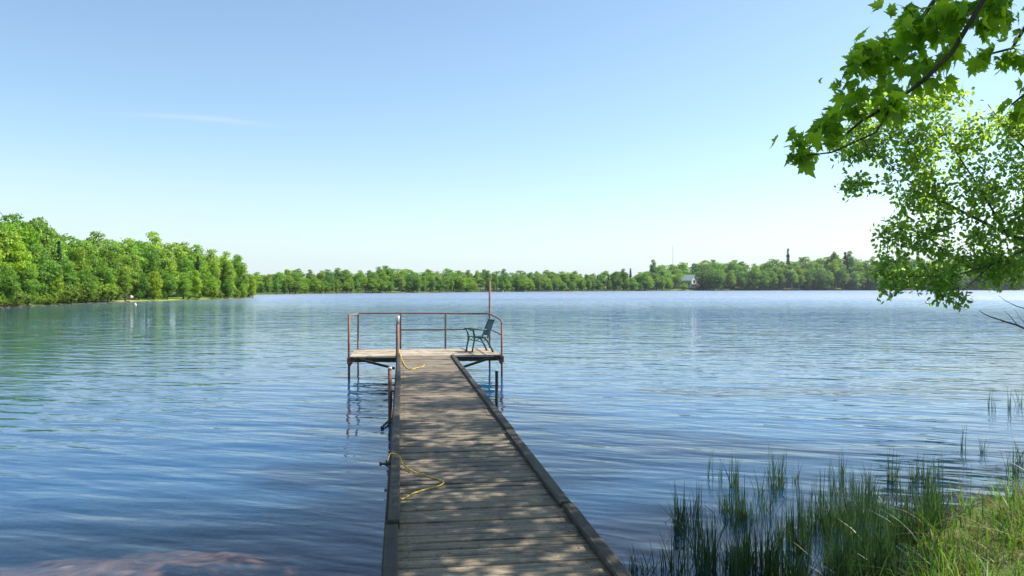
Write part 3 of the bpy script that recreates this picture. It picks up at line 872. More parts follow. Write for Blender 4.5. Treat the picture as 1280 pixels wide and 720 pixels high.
st_b = [sb(1068, 178, 26, 26), sb(1100, 140, 34, 32), sb(1165, 135, 46, 36), sb(1110, 185, 40, 34), sb(1170, 190, 50, 40), sb(1235, 180, 44, 42), sb(1060, 228, 18, 13, rd=.4), sb(1100, 232, 18, 14, rd=.4),
        sb(1145, 240, 32, 24), sb(1200, 240, 50, 34), sb(1265, 240, 44, 50), sb(1135, 290, 38, 28), sb(1190, 300, 50, 36), sb(1250, 310, 50, 36), sb(1120, 335, 26, 26), sb(1165, 345, 36, 20), sb(1190, 368, 18, 15, rd=.4), sb(1110, 360, 9, 10, rd=.3), sb(1245, 338, 40, 20),
        sb(1330, 200, 60, 60, rd=1.2), sb(1330, 290, 60, 60, rd=1.2), sb(1400, 160, 80, 80, rd=1.4), sb(1400, 270, 70, 80, rd=1.4), sb(1285, 145, 30, 22)]
LP, LT, tb = twig_tree(st_l, st_b, 1080, 17, .10, OVAL, droop=.45, reach=1.15, twig_r=.008)
leaves_obj('foliage', LP, LT, .118, OVAL, M['small_leaf'], st, up=.8)
limbs_obj(st_l, tb, M['grey_bark'], st)
# bare twigs reaching out low over the water
mb = MB()
def twig(pts, r0): 
    n = len(pts); mb.tube([A(x, y, 17.2) for x, y in pts], [r0*(1-.8*i/(n-1)) for i in range(n)], 5)
twig([(1360, 425), (1300, 420), (1272, 406), (1258, 402), (1240, 396), (1232, 393), (1224, 388)], .030)
twig([(1320, 395), (1290, 388), (1270, 382), (1258, 376), (1248, 369)], .016)
twig([(1272, 406), (1262, 394), (1255, 388)], .010); twig([(1292, 414), (1276, 398), (1268, 386)], .010)
twig([(1258, 402), (1246, 403), (1238, 401)], .008)
mb.build('bare_branch', M['grey_bark'], st, smooth=True)

# ------------------------------------------------------------------ reeds and bank grass
def blades(n, cx, cy, cz, spread, hmin, hmax, lean, width, segs=4, base_pos=None):
    """returns verts, quads, rnd for n curved blades"""
    if base_pos is None:
        a = rng.uniform(0, 2*np.pi, n); r = spread*np.sqrt(rng.uniform(0, 1, n))
        bp = np.stack((cx + r*np.cos(a), cy + r*np.sin(a), np.full(n, cz)), 1)
    else: bp = base_pos
    hgt = rng.uniform(hmin, hmax, n)
    if base_pos is not None: hgt = hgt*np.clip(.85 + 1.3*vnoise(bp[:, 0], bp[:, 1], .30, 12), .22, 1.9)
    da = rng.uniform(0, 2*np.pi, n); ln = rng.uniform(.1, 1, n)**1.5*lean
    w = width*rng.uniform(.7, 1.3, n)
    fa = rng.uniform(0, np.pi, n)
    side = np.stack((np.cos(fa), np.sin(fa), np.zeros(n)), 1)
    ld = np.stack((np.cos(da), np.sin(da), np.zeros(n)), 1)
    V = []
    for s in range(segs+1):
        u = s/segs
        c = bp + ld*(hgt*ln*u*u)[:, None] + np.array((0, 0, 1))*(hgt*(u - .35*ln*u*u))[:, None]
        ww = (w*(1-u**2.2)*.5 + .0004)[:, None]
        V.append(c-side*ww); V.append(c+side*ww)
    V = np.stack(V, 1)           # n, 2(segs+1), 3
    q = np.array([(2*s, 2*s+1, 2*s+3, 2*s+2) for s in range(segs)])
    Fc_ = q[None] + (np.arange(n)*2*(segs+1))[:, None, None]
    return V.reshape(-1, 3), Fc_.reshape(-1, 4), np.repeat(rng.uniform(0, 1, n)**1.7, segs)

protos = []
for i in range(6):
    v, f, r_ = blades([20, 28, 14, 34, 10, 24][i], 0, 0, -.15, [.10, .14, .08, .16, .07, .2][i], .42, [.85, .78, .8, .7, .95, .75][i], [.35, .5, .3, .8, .2, .6][i], .0135)
    protos.append(np_mesh('reed_clump', v, f, M['reed'], r_))
def reed(px, py, pi, sc, label, group):
    x, y_ = at_water(px, py)
    z_ = float(min(max(terr(np.array([x]), np.array([y_]))[0][0], -.05), .5))
    o = link('reed_clump', protos[pi], None, (x, y_, z_))
    o.rotation_euler = (0, 0, rng.uniform(0, 6.28)); o.scale = (sc*.9, sc*.9, sc)
    tag(o, label, 'reeds', group)
reed(797, 716, 3, .66, 'left one of two reed tufts just right of the bottom of the dock', 'reed clumps in the shallows')
reed(829, 714, 5, .62, 'right one of two reed tufts just right of the bottom of the dock', 'reed clumps in the shallows')

reed(856, 648, 3, .70, 'reed tuft standing alone at the upper left of the reed bed', 'reed clumps in the shallows')
reed(901, 600, 4, .55, 'thin lone tuft furthest out beyond the left end of the reed bed', 'reed clumps in the shallows')
random.seed(5)
nreed = 0
while nreed < 225:
    px = random.uniform(845, 1175); py = random.uniform(592, 735)
    u = (px-845)/330; v_ = (py-592)/143
    xx_, yy_ = at_water(px, py)
    if math.sin(xx_*7.3+1.1*math.sin(yy_*3.1)) * math.cos(yy_*5.2+xx_*2) < -.12: continue
    if random.random() > .16 + .6*u + .45*v_*u + .12*v_: continue
    
    lab = ('thin dark reed clump standing in open water at the outer side of the reed bed' if py < 645 else
           'dark green reed clump inside the left half of the reed bed' if px < 990 else
           'dark green reed clump in the right half of the bed below the bank')
    grp = {'t': 'outer reed clumps', 'l': 'left reed clumps', 'r': 'right reed clumps'}['t' if py < 645 else ('l' if px < 990 else 'r')]
    reed(px, py, random.choice((0, 1, 2, 3, 5) if v_ > .3 else (4, 2, 0, 4)), random.uniform(.42, .92) * (.8 if v_ < .3 else 1), lab, grp)
    nreed += 1
for px, py, pi, sc in ((1238, 508, 4, .62), (1243, 512, 4, .6), (1261, 511, 4, .7), (1274, 506, 2, .7), (1290, 512, 0, .7)):
    reed(px, py, pi, sc, 'sparse reed stalks standing in open water near the right edge below the bare twigs', 'far sparse reed stalks')
for px, py, pi, sc in ((1268, 590, 1, .75), (1278, 575, 3, .75), (1290, 600, 3, .8)):
    reed(px, py, pi, sc, 'tall dark reeds at the right edge just behind the bright grassy bank', 'tall dark reeds')
for px, py, pi, sc in ((1205, 560, 4, .6), (1228, 565, 2, .5), (1175, 585, 4, .55)):
    reed(px, py, pi, sc, 'faint thin reeds in the water behind the bright grassy bank', 'faint reeds behind the bank')

# bank grass: sampled on the right-hand bank
def bank_pts(n, x0, x1, y0, y1, lo, hi):
    P_ = []
    while sum(len(p) for p in P_) < n:
        x = rng.uniform(x0, x1, 4000); y_ = rng.uniform(y0, y1, 4000)
        z_, sd_ = terr(x, y_)
        ok = (sd_ > lo) & (sd_ < hi) & (rng.uniform(0, 1, 4000) < .45+.55*(vnoise(x, y_, .30, 8) > -.1))
        P_.append(np.stack((x[ok], y_[ok], np.maximum(z_[ok], -.05)-.01), 1))
    return np.vstack(P_)[:n]
bp = bank_pts(14000, 2.0, 9.5, 4.2, 11.0, -.15, 3.6)
v, f, r_ = blades(len(bp), 0, 0, 0, 0, .08, .34, 1.6, .009, base_pos=bp)
tag(link('bank_grass', np_mesh('bank_grass', v, f, M['grass'], r_)), 'bright green grass on the sunny bank at the bottom right', 'grass', kind='stuff')
bp = bank_pts(5600, 2.0, 9.5, 4.2, 11.0, -.10, 3.6)
v, f, r_ = blades(len(bp), 0, 0, 0, 0, .10, .34, 2.2, .009, base_pos=bp)
tag(link('dead_grass', np_mesh('dead_grass', v, f, M['straw'], r_)), 'dry tan grass stalks tangled in the green bank', 'dead grass', kind='stuff')
# rough grass round the foot of the dock, outside the picture
bp = bank_pts(9000, -9, 8, -3, 5.5, .05, 6)
dl = (bp[:, 0]-DO[0])*DV[0] + (bp[:, 1]-DO[1])*DV[1]
bp = bp[np.abs(dl) > .85]
v, f, r_ = blades(len(bp), 0, 0, 0, 0, .08, .28, .9, .007, base_pos=bp)
tag(link('shore_grass', np_mesh('shore_grass', v, f, M['grass'], r_)), 'grass on the near shore at the foot of the dock', 'grass', kind='stuff')

# ------------------------------------------------------------------ woodland
def broad_proto(H, W, z0, nl, per, leaf, seed, airy=1.0, trunk_mat='grey_bark'):
    """crown in lobes; z0 = start of crown as a share of H"""
    global rng
    rng = np.random.default_rng(seed)
    cz = H*(z0+1)/2; rz_ = H*(1-z0)/2
    V, Fc_, RR = [], [], []; off = 0
    LPs, NRs = [], []
    for i in range(nl):
        d = rand_dir(1)[0]; u = rng.uniform(.35, .88)
        taper = 1.0 - .6*max(d[2]*u, 0)
        c_ = np.array((d[0]*W/2*u*taper, d[1]*W/2*u*taper, cz + d[2]*rz_*u))
        lr = H*rng.uniform(.055, .115)*(1 - .25*max(d[2], 0))*(1.25 if W < H*.3 else 1)
        n = int(per*(lr/(H*.085))**2)
        nd = rand_dir(n); nd[:, 2] = np.abs(nd[:, 2])*np.where(rng.uniform(0, 1, n) < .75, 1, -1)
        nd /= np.linalg.norm(nd, axis=1, keepdims=True)
        LPs.append(c_ + nd*lr*rng.uniform(.55, 1.08, n)[:, None]*np.array((1.05, 1.05, .8)))
        NRs.append(nd + rand_dir(n)*.55)
    # fill the interior
    n = int(nl*per*.15)
    d = rand_dir(n)*rng.uniform(0, 1, n)[:, None]**.5
    LPs.append(np.stack((d[:, 0]*W*.36, d[:, 1]*W*.36, cz+d[:, 2]*rz_*.8), 1)); NRs.append(rand_dir(n))
    LPa = np.vstack(LPs); NR = np.vstack(NRs)
    LPa[:, 2] = np.maximum(LPa[:, 2], .05)
    Rm = frames(NR, rand_dir(len(LPa)))
    cr = scatter(CLUMP[0], CLUMP[1], LPa, Rm, leaf*rng.uniform(.6, 1.3, len(LPa)), rng.uniform(0, 1, len(LPa)))
    crown = np_mesh('crown', cr[0], cr[1], M['wood_leaf'], cr[2])
    tb = MB()
    tb.tube([(0, 0, -.8), (.05, 0, H*.2), (.1, .05, H*.5), (0, .05, H*.85)], [H*.020, H*.015, H*.010, H*.003], 7)
    for _ in range(9):
        a = rng.uniform(0, 6.28); zz_ = H*rng.uniform(max(z0, .15), .8)
        r0 = W*.38*rng.uniform(.6, 1)
        tb.tube([(0.07, .03, zz_), (r0*.5*math.cos(a), r0*.5*math.sin(a), zz_+H*.06), (r0*math.cos(a), r0*math.sin(a), zz_+H*.13)], [H*.007, H*.005, H*.002], 5)
    tr = tb.build('trunk', M[trunk_mat], smooth=True)
    tm = tr.data; bpy.data.objects.remove(tr)
    return tm, crown
def conifer_proto(H, W, seed):
    global rng
    rng = np.random.default_rng(seed)
    LPs, T, Nn = [], [], []
    zs = np.arange(H*.08, H*.985, H*.022)
    for z_ in zs:
        r0 = W/2*(1-(z_/H))**.85*rng.uniform(.7, 1.1) + .06
        for _ in range(7):
            a = rng.uniform(0, 6.28); L = r0*rng.uniform(.6, 1.1)
            n = max(5, int(L*26/ (H*.1)))
            u = rng.uniform(.1, 1, n)
            LPs.append(np.stack((np.cos(a)*L*u, np.sin(a)*L*u, z_ - L*.25*u + rng.normal(0, .05, n)), 1) + rng.normal(0, .012*H, (n, 3))*np.array((1, 1, .4)))
            T.append(np.tile((np.cos(a), np.sin(a), -.3), (n, 1)) + rng.normal(0, .4, (n, 3))); Nn.append(np.tile((0, 0, 1.), (n, 1)) + rng.normal(0, .5, (n, 3)))
    LPa = np.vstack(LPs); Rm = frames(np.vstack(Nn), np.vstack(T))
    cr = scatter(CLUMP[0], CLUMP[1], LPa, Rm, H*.028*rng.uniform(.6, 1.3, len(LPa)), rng.uniform(0, 1, len(LPa)))
    crown = np_mesh('crown', cr[0], cr[1], M['needle'], cr[2])
    tb = MB(); tb.tube([(0, 0, -.8), (0, 0, H*.5), (0, 0, H*.98)], [H*.018, H*.011, H*.002], 7)
    tr = tb.build('trunk', M['grey_bark'], smooth=True); tm = tr.data; bpy.data.objects.remove(tr)
    return tm, crown
PR = {
    'round': [broad_proto(10, 6.0, -.02, 60, 120, .25, 21), broad_proto(10, 5.2, -.02, 54, 120, .25, 22), broad_proto(10, 6.6, -.04, 66, 115, .25, 23)],
    'tall': [broad_proto(10, 4.0, .0, 44, 120, .23, 24), broad_proto(10, 4.6, .06, 46, 120, .23, 25)],
    'pale': [broad_proto(10, 4.8, .18, 22, 190, .26, 26, trunk_mat='pale_bark'), broad_proto(10, 3.8, .12, 18, 200, .26, 27, trunk_mat='pale_bark')],
    'pine': [conifer_proto(10, 3.6, 28), conifer_proto(10, 2.8, 29)],
}
SH = [broad_proto(2.2, 2.9, .0, 18, 170, .15, 31)[1], broad_proto(2.2, 3.6, .0, 22, 160, .15, 32)[1]]
rng = np.random.default_rng(77)
random.seed(77)

def joined(tm, cm):
    """trunk and crown in one mesh, for trees a few pixels tall"""
    vt = np.empty(len(tm.vertices)*3, np.float32); tm.vertices.foreach_get('co', vt)
    vc = np.empty(len(cm.vertices)*3, np.float32); cm.vertices.foreach_get('co', vc)
    me = bpy.data.meshes.new('tree')
    vt = vt.reshape(-1, 3); vc = vc.reshape(-1, 3)
    ft = [p.vertices[:] for p in tm.polygons]
    tri = []
    for f_ in ft:
        for i in range(1, len(f_)-1): tri.append((f_[0], f_[i], f_[i+1]))
    tri = np.array(tri); fc = np.empty(len(cm.loops), np.int32); cm.loops.foreach_get('vertex_index', fc); fc = fc.reshape(-1, 3)
    rn = np.empty(len(fc), np.float32); cm.attributes['rnd'].data.foreach_get('value', rn)
    return np_mesh('tree', np.vstack((vt, vc)), np.vstack((tri, fc+len(vt))), [cm.materials[0], tm.materials[0]],
                   np.concatenate((np.zeros(len(tri)), rn)), mi=np.concatenate((np.ones(len(tri)), np.zeros(len(fc)))))
PJ = {k: [joined(*p) for p in v] for k, v in PR.items()}
NAMES = {'round': ('broadleaf_tree', 'tree'), 'tall': ('broadleaf_tree', 'tree'), 'pale': ('birch_tree', 'tree'), 'pine': ('conifer_tree', 'tree')}
COLS = {'round': [(1, 1, 1), (.72, .85, .9), (1.15, 1.1, .7), (.55, .72, .85), (1.0, 1.05, .9), (.85, 1, 1.1)],
        'tall': [(1, 1, 1), (.7, .82, .8), (1.25, 1.15, .8)],
        'pale': [(1.15, 1.1, 1.25), (1.0, 1.0, 1.1)],
        'pine': [(1, 1, 1), (1.2, 1.2, 1.1)]}
def wood_tree(kind, x, y_, hgt, label, group=None, near=False, wid=1.0, col=None, pi=None):
    z_ = max(float(terr(np.array([x]), np.array([y_]))[0][0]), 0)
    s = hgt/10.0
    i = random.randrange(len(PR[kind])) if pi is None else pi
    a = random.uniform(0, 6.28)
    c_ = col or random.choice(COLS[kind]); j = random.uniform(.85, 1.12)
    c_ = (c_[0]*j*random.uniform(.93, 1.07), c_[1]*j, c_[2]*j, 1)
    if near:
        c_ = (c_[0]*1.25, c_[1]*1.2, c_[2]*1.05, 1)
        e = empty(NAMES[kind][0], (x, y_, z_), a); e.scale = (s*wid, s*wid, s)
        t_ = link('trunk', PR[kind][i][0], e); cc = link('crown', PR[kind][i][1], e); cc.color = c_
    else:
        e = link(NAMES[kind][0], PJ[kind][i], None, (x, y_, z_)); e.rotation_euler = (0, 0, a); e.scale = (s*wid, s*wid, s); e.color = c_
    tag(e, label, NAMES[kind][1], group)
    return e
def interp(tab, v): return float(np.interp(v, [a for a, b in tab], [b for a, b in tab]))
def shore_D(px, back=0):
    """distance at which the ray through column px meets the far shoreline"""
    D = np.linspace(30, 1200, 2400); x = (px-640)/F*D
    sd_ = sdist(x, D)
    # last water sample before land
    inw = np.where(sd_ < 0)[0]
    if len(inw) == 0: return 60
    k_ = inw[0]
    while k_ < len(D)-1 and sd_[k_] < 0: k_ += 1
    return D[k_]
SKY_L = [(-200, 250), (-60, 256), (0, 258), (20, 260), (60, 274), (75, 284), (110, 283), (160, 286), (200, 290), (235, 296), (260, 303), (280, 311), (298, 318), (312, 338), (322, 350)]
SKY_F = [(316, 338), (340, 337), (362, 332), (400, 335), (440, 334), (478, 331), (520, 335), (580, 333), (620, 334), (700, 335), (752, 338), (778, 333), (800, 337), (820, 324), (850, 322), (900, 320), (950, 322), (985, 320), (1012, 318), (1040, 312), (1060, 311), (1078, 320), (1100, 318), (1200, 318), (1400, 312)]
def zoneL(px): return 'nearest the left edge' if px < 75 else 'in the middle' if px < 190 else 'at the right tip'
KL = {'round': 'bushy green tree', 'tall': 'tall narrow green tree', 'pale': 'pale green loose tree', 'pine': 'dark conifer'}
n_tree = 0
def rowL(back, spacing, frac, kinds, px0=-120, px1=318, row=''):
    global n_tree
    px = px0
    while px < px1:
        D0 = shore_D(px); 
        if D0 > 225: break
        D = D0 + back + random.uniform(-1, 1.5)
        x = (px-640)/F*D
        z_ = max(float(terr(np.array([x]), np.array([D]))[0][0]), 0)
        top = interp(SKY_L, px) + random.uniform(-4, 4)
        ztop = CZ + (HY-top)/F*D
        hh = (ztop-z_)*frac*random.uniform(.93, 1.04)
        kind = random.choice(kinds)
        lab = f'{KL[kind]} {row} of the left wood, {zoneL(px)}'
        if hh > 1.5:
            wood_tree(kind, x, D, hh, lab, f'{KL[kind]}s {row} of the left wood, {zoneL(px)}', near=True, wid=random.uniform(.85, 1.15)*(1.15 if row.startswith('in the back') else 1)); n_tree += 1
        px += spacing*F/D*random.uniform(.8, 1.25)
rowL(1.2, 2.7, .48, ['round', 'round', 'tall'], row='in the front row')
rowL(4.5, 2.9, .74, ['round', 'tall', 'tall', 'pale', 'pine'], row='in the second row')
rowL(8.5, 3.0, .90, ['round', 'tall', 'round', 'pale'], row='in the third row')
rowL(13.0, 2.6, 1.0, ['round', 'tall', 'round'], row='in the back row')
# trees that stand out
def spot(px, top, back, kind, label, near=True, wid=1.0, col=None, pi=None, far=False):
    D = shore_D(px) + back; x = (px-640)/F*D
    z_ = max(float(terr(np.array([x]), np.array([D]))[0][0]), 0)
    return wood_tree(kind, x, D, (CZ+(HY-top)/F*D) - z_, label, None, near, wid, col, pi)
spot(49, 264, 10, 'pale', 'grey green tree top rising highest above the left wood', wid=.8, col=(1.0, 1.0, 1.5), pi=0)
spot(63, 270, 10, 'pale', 'rounded pale tree top just right of the highest one on the left', wid=.8, col=(1.0, 1.0, 1.5), pi=1)
spot(30, 265, 9, 'tall', 'dark green crown sticking up left of the grey green top', wid=.9, col=(.8, .95, .6))
spot(6, 264, 9, 'round', 'tall green crown cut by the left edge of the picture', wid=.8, col=(.8, .95, .6))
spot(74, 300, 4.5, 'pine', 'slim dark spruce in the left wood below the pale rounded top', wid=.7)
spot(158, 326, 4, 'pale', 'birch with a bare white stem beside the small clearing', wid=1.0, pi=0, col=(1.1, 1.1, 1.1))
spot(172, 294, 16, 'round', 'dark crown poking just above the middle of the left wood', wid=.7, col=(.6, .75, .7))
spot(298, 315, 8, 'tall', 'small dark crown standing up near the tip of the left wood', wid=1.0, col=(.65, .8, .75))
# shrubs along the left waterline
for i in range(40):
    px = -60 + i*9.6 + random.uniform(-4, 4)
    if 150 < px < 232 or px > 318: continue
    D0 = shore_D(px)
    if D0 > 225: continue
    D = D0 + random.uniform(.2, 1.8); x = (px-640)/F*D
    z_ = max(float(terr(np.array([x]), np.array([D]))[0][0]), 0)
    o = link('shrub', random.choice(SH), None, (x, D, z_-.1)); s = random.uniform(.65, 1.35)
    if 80 < px < 145: s *= 1.25
    o.scale = (s, s, s*random.uniform(.8, 1.2)); o.rotation_euler = (0, 0, random.uniform(0, 6.28))
    o.color = random.choice(((1.0, .95, 1.2, 1), (.85, .8, .8, 1), (1.15, 1.05, .8, 1)))
    zz_ = 'left of the small clearing' if px < 152 else 'between the small clearing and the tip of the wood'
    tag(o, f'low shrub at the left waterline {zz_}', 'shrub', f'shrubs {zz_}')

# far shore
def zoneF(px):
    return ('left of the dock platform' if px < 440 else 'above the platform railing' if px < 630 else 'between tall pole and white house' if px < 840 else
            'right of the white house' if px < 1090 else 'behind the overhanging leaves')
KF = {'round': 'round green tree', 'tall': 'tall green tree', 'pale': 'pale green tree', 'pine': 'dark conifer'}
def rowF(back, step, frac, kinds, row):
    global n_tree
    px = 312
    while px < 1300:
        D0 = shore_D(px)
        if D0 < 225: px += 3; continue
        D = D0 + back + random.uniform(-2, 3)
        x = (px-640)/F*D
        z_ = max(float(terr(np.array([x]), np.array([D]))[0][0]), 0)
        top = interp(SKY_F, px) + random.uniform(-1.5, 2.0)
        hh = ((CZ + (HY-top)/F*D)-z_)*(frac*random.uniform(.90, 1.05) if row == 'back' else frac*random.uniform(.68, 1.1))
        kind = random.choice(kinds + (['pine'] if 740 < px < 800 or px > 1030 else []))
        skip = 838 < px < 876 and row != 'back'
        if hh > 2 and not skip:
            cl = random.choice(COLS[kind])
            if 860 < px < 1000 and random.random() < .3: cl = (1.3, 1.08, .9)
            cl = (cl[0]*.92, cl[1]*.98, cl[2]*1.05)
            wd = random.choice((1.1, 1.3, 1.5, 1.75))*random.uniform(.9, 1.1) if kind != 'pine' else 1.1
            w_px = hh*.62*wd*F/D
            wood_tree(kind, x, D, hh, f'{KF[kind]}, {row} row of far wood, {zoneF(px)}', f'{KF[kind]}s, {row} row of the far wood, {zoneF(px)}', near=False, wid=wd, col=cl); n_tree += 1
        px += step*random.uniform(.5, 1.35)*(1.0 if px < 800 else 1.25)
rowF(1.5, 9.5, .66, ['round', 'tall', 'round', 'tall', 'pale'], 'front')
rowF(14, 11, .86, ['round', 'tall', 'round', 'tall', 'pale'], 'middle')
rowF(30, 11, 1.0, ['round', 'tall', 'round'], 'back')
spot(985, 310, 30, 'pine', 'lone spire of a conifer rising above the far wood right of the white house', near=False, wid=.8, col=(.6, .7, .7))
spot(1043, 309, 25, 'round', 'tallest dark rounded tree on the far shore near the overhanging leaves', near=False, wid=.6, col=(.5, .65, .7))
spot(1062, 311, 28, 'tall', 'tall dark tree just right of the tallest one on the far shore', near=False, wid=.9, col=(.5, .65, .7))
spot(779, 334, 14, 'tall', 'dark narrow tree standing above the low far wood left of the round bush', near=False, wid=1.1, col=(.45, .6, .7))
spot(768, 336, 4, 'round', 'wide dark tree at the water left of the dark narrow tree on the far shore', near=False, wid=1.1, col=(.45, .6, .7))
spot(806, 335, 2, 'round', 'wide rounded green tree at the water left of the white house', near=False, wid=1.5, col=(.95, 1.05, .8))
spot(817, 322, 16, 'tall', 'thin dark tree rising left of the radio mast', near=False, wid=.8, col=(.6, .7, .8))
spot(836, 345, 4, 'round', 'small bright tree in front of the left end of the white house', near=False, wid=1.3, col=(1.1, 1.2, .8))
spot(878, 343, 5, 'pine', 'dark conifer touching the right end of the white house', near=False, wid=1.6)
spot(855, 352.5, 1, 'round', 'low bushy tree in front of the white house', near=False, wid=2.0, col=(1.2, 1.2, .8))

# distant wood behind the individual trees, nothing in it can be told apart
def mass(name, pts, hs, label):
    V_, F_, R_ = [], [], []; off = 0
    cm = SH[0]
    vc = np.empty(len(cm.vertices)*3, np.float32); cm.vertices.foreach_get('co', vc); vc = vc.reshape(-1, 3)
    fc = np.empty(len(cm.loops), np.int32); cm.loops.foreach_get('vertex_index', fc); fc = fc.reshape(-1, 3)
    rn = np.empty(len(fc), np.float32); cm.attributes['rnd'].data.foreach_get('value', rn)
    keep = rng.uniform(0, 1, len(fc)//2) < .5; keep = np.repeat(keep, 2); fc = fc[keep]; rn = rn[keep]
    for (x, y_), hh in zip(pts, hs):
        z_ = max(float(terr(np.array([x]), np.array([y_]))[0][0]), 0)
        s = hh/2.2
        a = rng.uniform(0, 6.28); ca, sa = math.cos(a), math.sin(a)
        v = vc*s*np.array((.75, .75, 1)); v = np.stack((v[:, 0]*ca-v[:, 1]*sa+x, v[:, 0]*sa+v[:, 1]*ca+y_, v[:, 2]+z_), 1)
        V_.append(v); F_.append(fc+off); R_.append(rn*.8); off += len(v)
    o = link(name, np_mesh(name, np.vstack(V_), np.vstack(F_), M['wood_leaf'], np.concatenate(R_)))
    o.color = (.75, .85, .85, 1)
    tag(o, label, 'forest', kind='stuff')
pts, hs = [], []
for px in np.arange(300, 1420, 15):
    D0 = shore_D(px)
    if D0 < 225: continue
    D = D0 + 44 + random.uniform(-4, 6); x = (px-640)/F*D
    z_ = float(terr(np.array([x]), np.array([D]))[0][0]); top = interp(SKY_F, px)+2.5
    pts.append((x, D)); hs.append(max((CZ+(HY-top)/F*D)-z_, 4)*random.uniform(.9, 1.0))
for px in np.arange(-160, 312, 26):
    D0 = shore_D(px)
    if D0 > 225: continue
    D = D0 + 25 + random.uniform(-1, 2); x = (px-640)/F*D
    z_ = float(terr(np.array([x]), np.array([D]))[0][0]); top = interp(SKY_L, px)+4
    pts.append((x, D)); hs.append(max((CZ+(HY-top)/F*D)-z_, 3)*random.uniform(.9, 1.0))
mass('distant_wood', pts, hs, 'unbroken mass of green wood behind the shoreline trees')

# ------------------------------------------------------------------ house, mast, boats, buoy on the far shores
M['white_wall'] = plain_mat('white_siding', (.52, .50, .47), .7, .3, .06)
M['pale_roof'] = plain_mat('pale_green_metal_roof', (.42, .56, .50), .45, .4, .08)
M['glass'] = plain_mat('dark_window', (.03, .035, .04), .1, .6, .1)
M['brown_wood'] = plain_mat('brown_wood', (.22, .13, .08), .7, .3, .2)
Dh = 668; hx = (858-640)/F*Dh
hz = float(terr(np.array([hx]), np.array([Dh]))[0][0])
house = empty('house', (hx, Dh, hz), R(-48))
tag(house, 'white house with a pale green roof half hidden in the far shore trees', 'house')
HWd, HDp = 8.0, 6.0      # half length, half depth... gable faces the lake right
wz = CZ + (HY-350)/F*Dh - hz; rzt = CZ + (HY-343.3)/F*Dh - hz
mb = MB()
mb.box(-HWd, HWd, -HDp*.62, HDp*.62, 0, wz)
for sx in (-1, 1):
    x = sx*HWd
    mb.add([(x, -HDp*.62, wz), (x, HDp*.62, wz), (x, 0, rzt-.3), (x-sx*.25, -HDp*.62, wz), (x-sx*.25, HDp*.62, wz), (x-sx*.25, 0, rzt-.3)], [(0, 1, 2), (5, 4, 3), (0, 3, 4, 1), (1, 4, 5, 2), (2, 5, 3, 0)])
mb.build('wall', M['white_wall'], house)
mb = MB()
for sy in (-1, 1):
    a = (-HWd-.7, sy*HDp*.78, wz-.45); b = (HWd+.7, sy*HDp*.78, wz-.45); c_ = (HWd+.7, 0, rzt); d_ = (-HWd-.7, 0, rzt)
    mb.add([a, b, c_, d_] + [(p[0], p[1], p[2]+.22) for p in (a, b, c_, d_)], [(3, 2, 1, 0), (4, 5, 6, 7), (0, 1, 5, 4), (1, 2, 6, 5), (2, 3, 7, 6), (3, 0, 4, 7)])
mb.build('roof', M['pale_roof'], house)
def win(x, y_, z0, w, h_, face):
    mb = MB()
    if face == 'x': mb.box(x-.02, x+.06, y_-w/2, y_+w/2, z0, z0+h_)
    else: mb.box(x-w/2, x+w/2, y_-.06, y_+.02, z0, z0+h_)
    mb.build('window', M['glass'], house)
win(HWd+.03, 0, wz*.62, 2.6, 2.6, 'x'); win(HWd+.03, -2.2, wz*.25, 1.2, 1.5, 'x'); win(HWd+.03, 2.0, wz*.25, 1.2, 1.5, 'x')
for k_ in range(4): win(-5.5+3.6*k_, -HDp*.62-.03, wz*.45, 1.3, 1.5, 'y')
mb = MB(); mb.box(HWd+.1, HWd+2.6, -3.4, 3.4, wz*.5-.2, wz*.5)
for yy in (-3.3, -1.1, 1.1, 3.3): mb.box(HWd+2.4, HWd+2.55, yy-.07, yy+.07, 0, wz*.5+1.0)
mb.box(HWd+2.42, HWd+2.52, -3.3, 3.3, wz*.5+.95, wz*.5+1.05); mb.build('deck', M['brown_wood'], house)

Dm = 690; mx_ = (841-640)/F*Dm; mz = float(terr(np.array([mx_]), np.array([Dm]))[0][0]); mh = CZ+(HY-306)/F*Dm-mz
mb = MB(); w = .35
for k_ in range(3):
    a = k_*2.094; mb.tube([(w*math.cos(a), w*math.sin(a), 0), (w*.5*math.cos(a), w*.5*math.sin(a), mh)], .05, 5)
nseg = 18
for k_ in range(nseg):
    for q in range(3):
        z0 = mh*k_/nseg; z1 = mh*(k_+1)/nseg; r0 = w*(1-.5*k_/nseg); r1 = w*(1-.5*(k_+1)/nseg)
        mb.tube([(r0*math.cos(q*2.094), r0*math.sin(q*2.094), z0), (r1*math.cos((q+1)*2.094), r1*math.sin((q+1)*2.094), z1)], .025, 4)
M['mast'] = plain_mat('galvanised_steel', (.45, .47, .48), .5, .5, .1)
tag(mb.build('radio_mast', M['mast'], loc=(mx_, Dm, mz)), 'thin pale lattice mast above the trees behind the white house', 'mast')

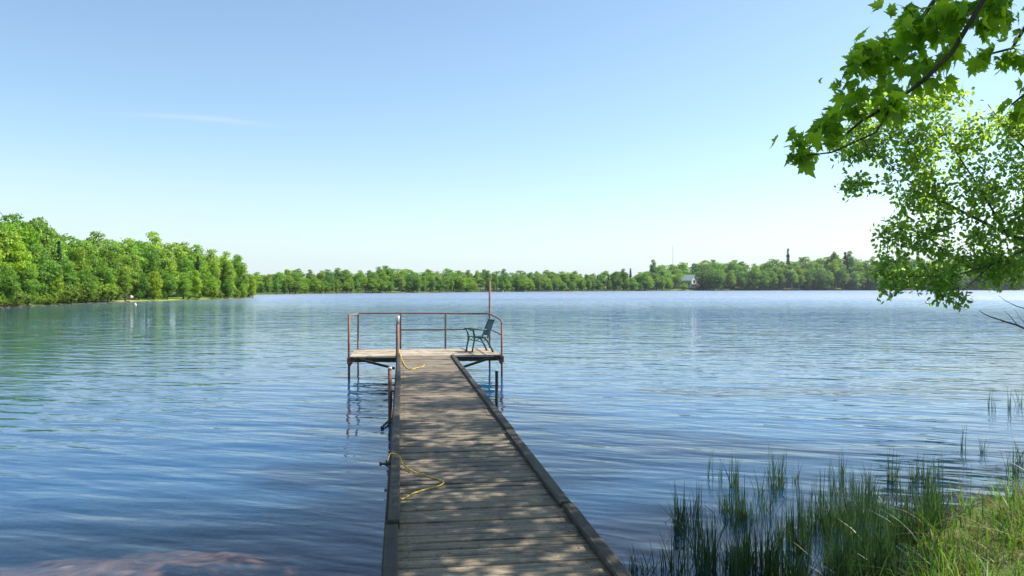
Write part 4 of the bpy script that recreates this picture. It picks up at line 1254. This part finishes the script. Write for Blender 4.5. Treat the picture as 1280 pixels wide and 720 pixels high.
def row_boat(x, y_, z_, rzv, L, W_, H_, col, label, tilt=0):
    e = empty('rowing_boat', (x, y_, z_), rzv); e.rotation_euler = (tilt, 0, rzv)
    secs = []
    n = 9
    for i in range(n+1):
        u = i/n; wd = W_/2*(math.sin(math.pi*(.28+.72*u)) ** .8 if u < 1 else 0.02) if u > .001 else W_/2*.75
        wd = max(wd, .02); sh = H_*(1+.25*u*u)
        secs.append([(-wd, u*L, sh), (-wd*.8, u*L, sh*.35), (0, u*L, .02+.1*u*u), (wd*.8, u*L, sh*.35), (wd, u*L, sh)])
    V_ = [p for s_ in secs for p in s_]; F_ = []
    for i in range(n):
        for j in range(4): a = i*5+j; F_.append((a, a+1, a+6, a+5))
    inner = [(p[0]*.9, p[1]*.98+.02, p[2]+.03 if abs(p[0]) < W_*.1 else p[2]) for p in V_]
    nV = len(V_); F2 = F_ + [tuple(k_+nV for k_ in f_[::-1]) for f_ in F_]
    F2 += [(0, 1, 2, 3, 4)[::-1]]
    for i in range(n): F2 += [(i*5, (i+1)*5, (i+1)*5+nV, i*5+nV), (i*5+4, i*5+4+nV, (i+1)*5+4+nV, (i+1)*5+4)]
    mb = MB(); mb.add(V_+inner, F2); mb.build('hull', M[col], e, smooth=False)
    for u in (.3, .62):
        mb = MB(); mb.box(-W_*.4, W_*.4, u*L-.1, u*L+.1, H_*.72, H_*.78, .01); mb.build('seat', M['brown_wood'], e)
    tag(e, label, 'boat')
M['boat_white'] = plain_mat('pale_boat_paint', (.50, .44, .42), .5, .4, .1)
D_ = shore_D(163)+.5; x_ = (162-640)/F*D_
row_boat(x_, D_, .28, R(-150), 2.1, 1.1, .42, 'boat_white', 'pale small boat pulled up at the clearing on the left shore', tilt=R(8))
D_ = shore_D(628)-1.5; x_ = (629-640)/F*D_
row_boat(x_, D_, -.06, R(70), 4.2, 1.6, .7, 'boat_white', 'tiny white boat at the far shore right behind the tall pole')
bx, by = at_water(169, 381)
mb = MB()
nb_ = 10
prof = [(0.02, -.18), (.15, -.14), (.2, 0), (.19, .1), (.12, .2), (.05, .24), (.03, .3), (.01, .31)]
for i in range(len(prof)-1):
    for k_ in range(nb_):
        a = 2*math.pi*k_/nb_; b = 2*math.pi*(k_+1)/nb_
        r0, z0 = prof[i]; r1, z1 = prof[i+1]
        mb.add([(r0*math.cos(a), r0*math.sin(a), z0), (r0*math.cos(b), r0*math.sin(b), z0), (r1*math.cos(b), r1*math.sin(b), z1), (r1*math.cos(a), r1*math.sin(a), z1)], [(0, 1, 2, 3)], .5)
tag(mb.build('mooring_buoy', M['boat_white'], smooth=True, loc=(bx, by, .02)), 'small white buoy floating in front of the clearing on the left shore', 'buoy')
print('trees', n_tree)

# ------------------------------------------------------------------ air
mb = MB(); mb.box(-1500, 1700, -650, 1700, -14, 75)
m, nt, out = new_mat('haze'); t = NT(nt)
pv = t.n('ShaderNodeVolumePrincipled'); pv.inputs['Color'].default_value = (.80, .88, .97, 1)
pv.inputs['Density'].default_value = .00008; pv.inputs['Anisotropy'].default_value = .3
t.l(pv.outputs[0], out.inputs['Volume'])
tag(mb.build('haze', m), 'thin pale summer haze over the far shore', 'haze', kind='stuff')
scene.cycles.volume_bounces = 0
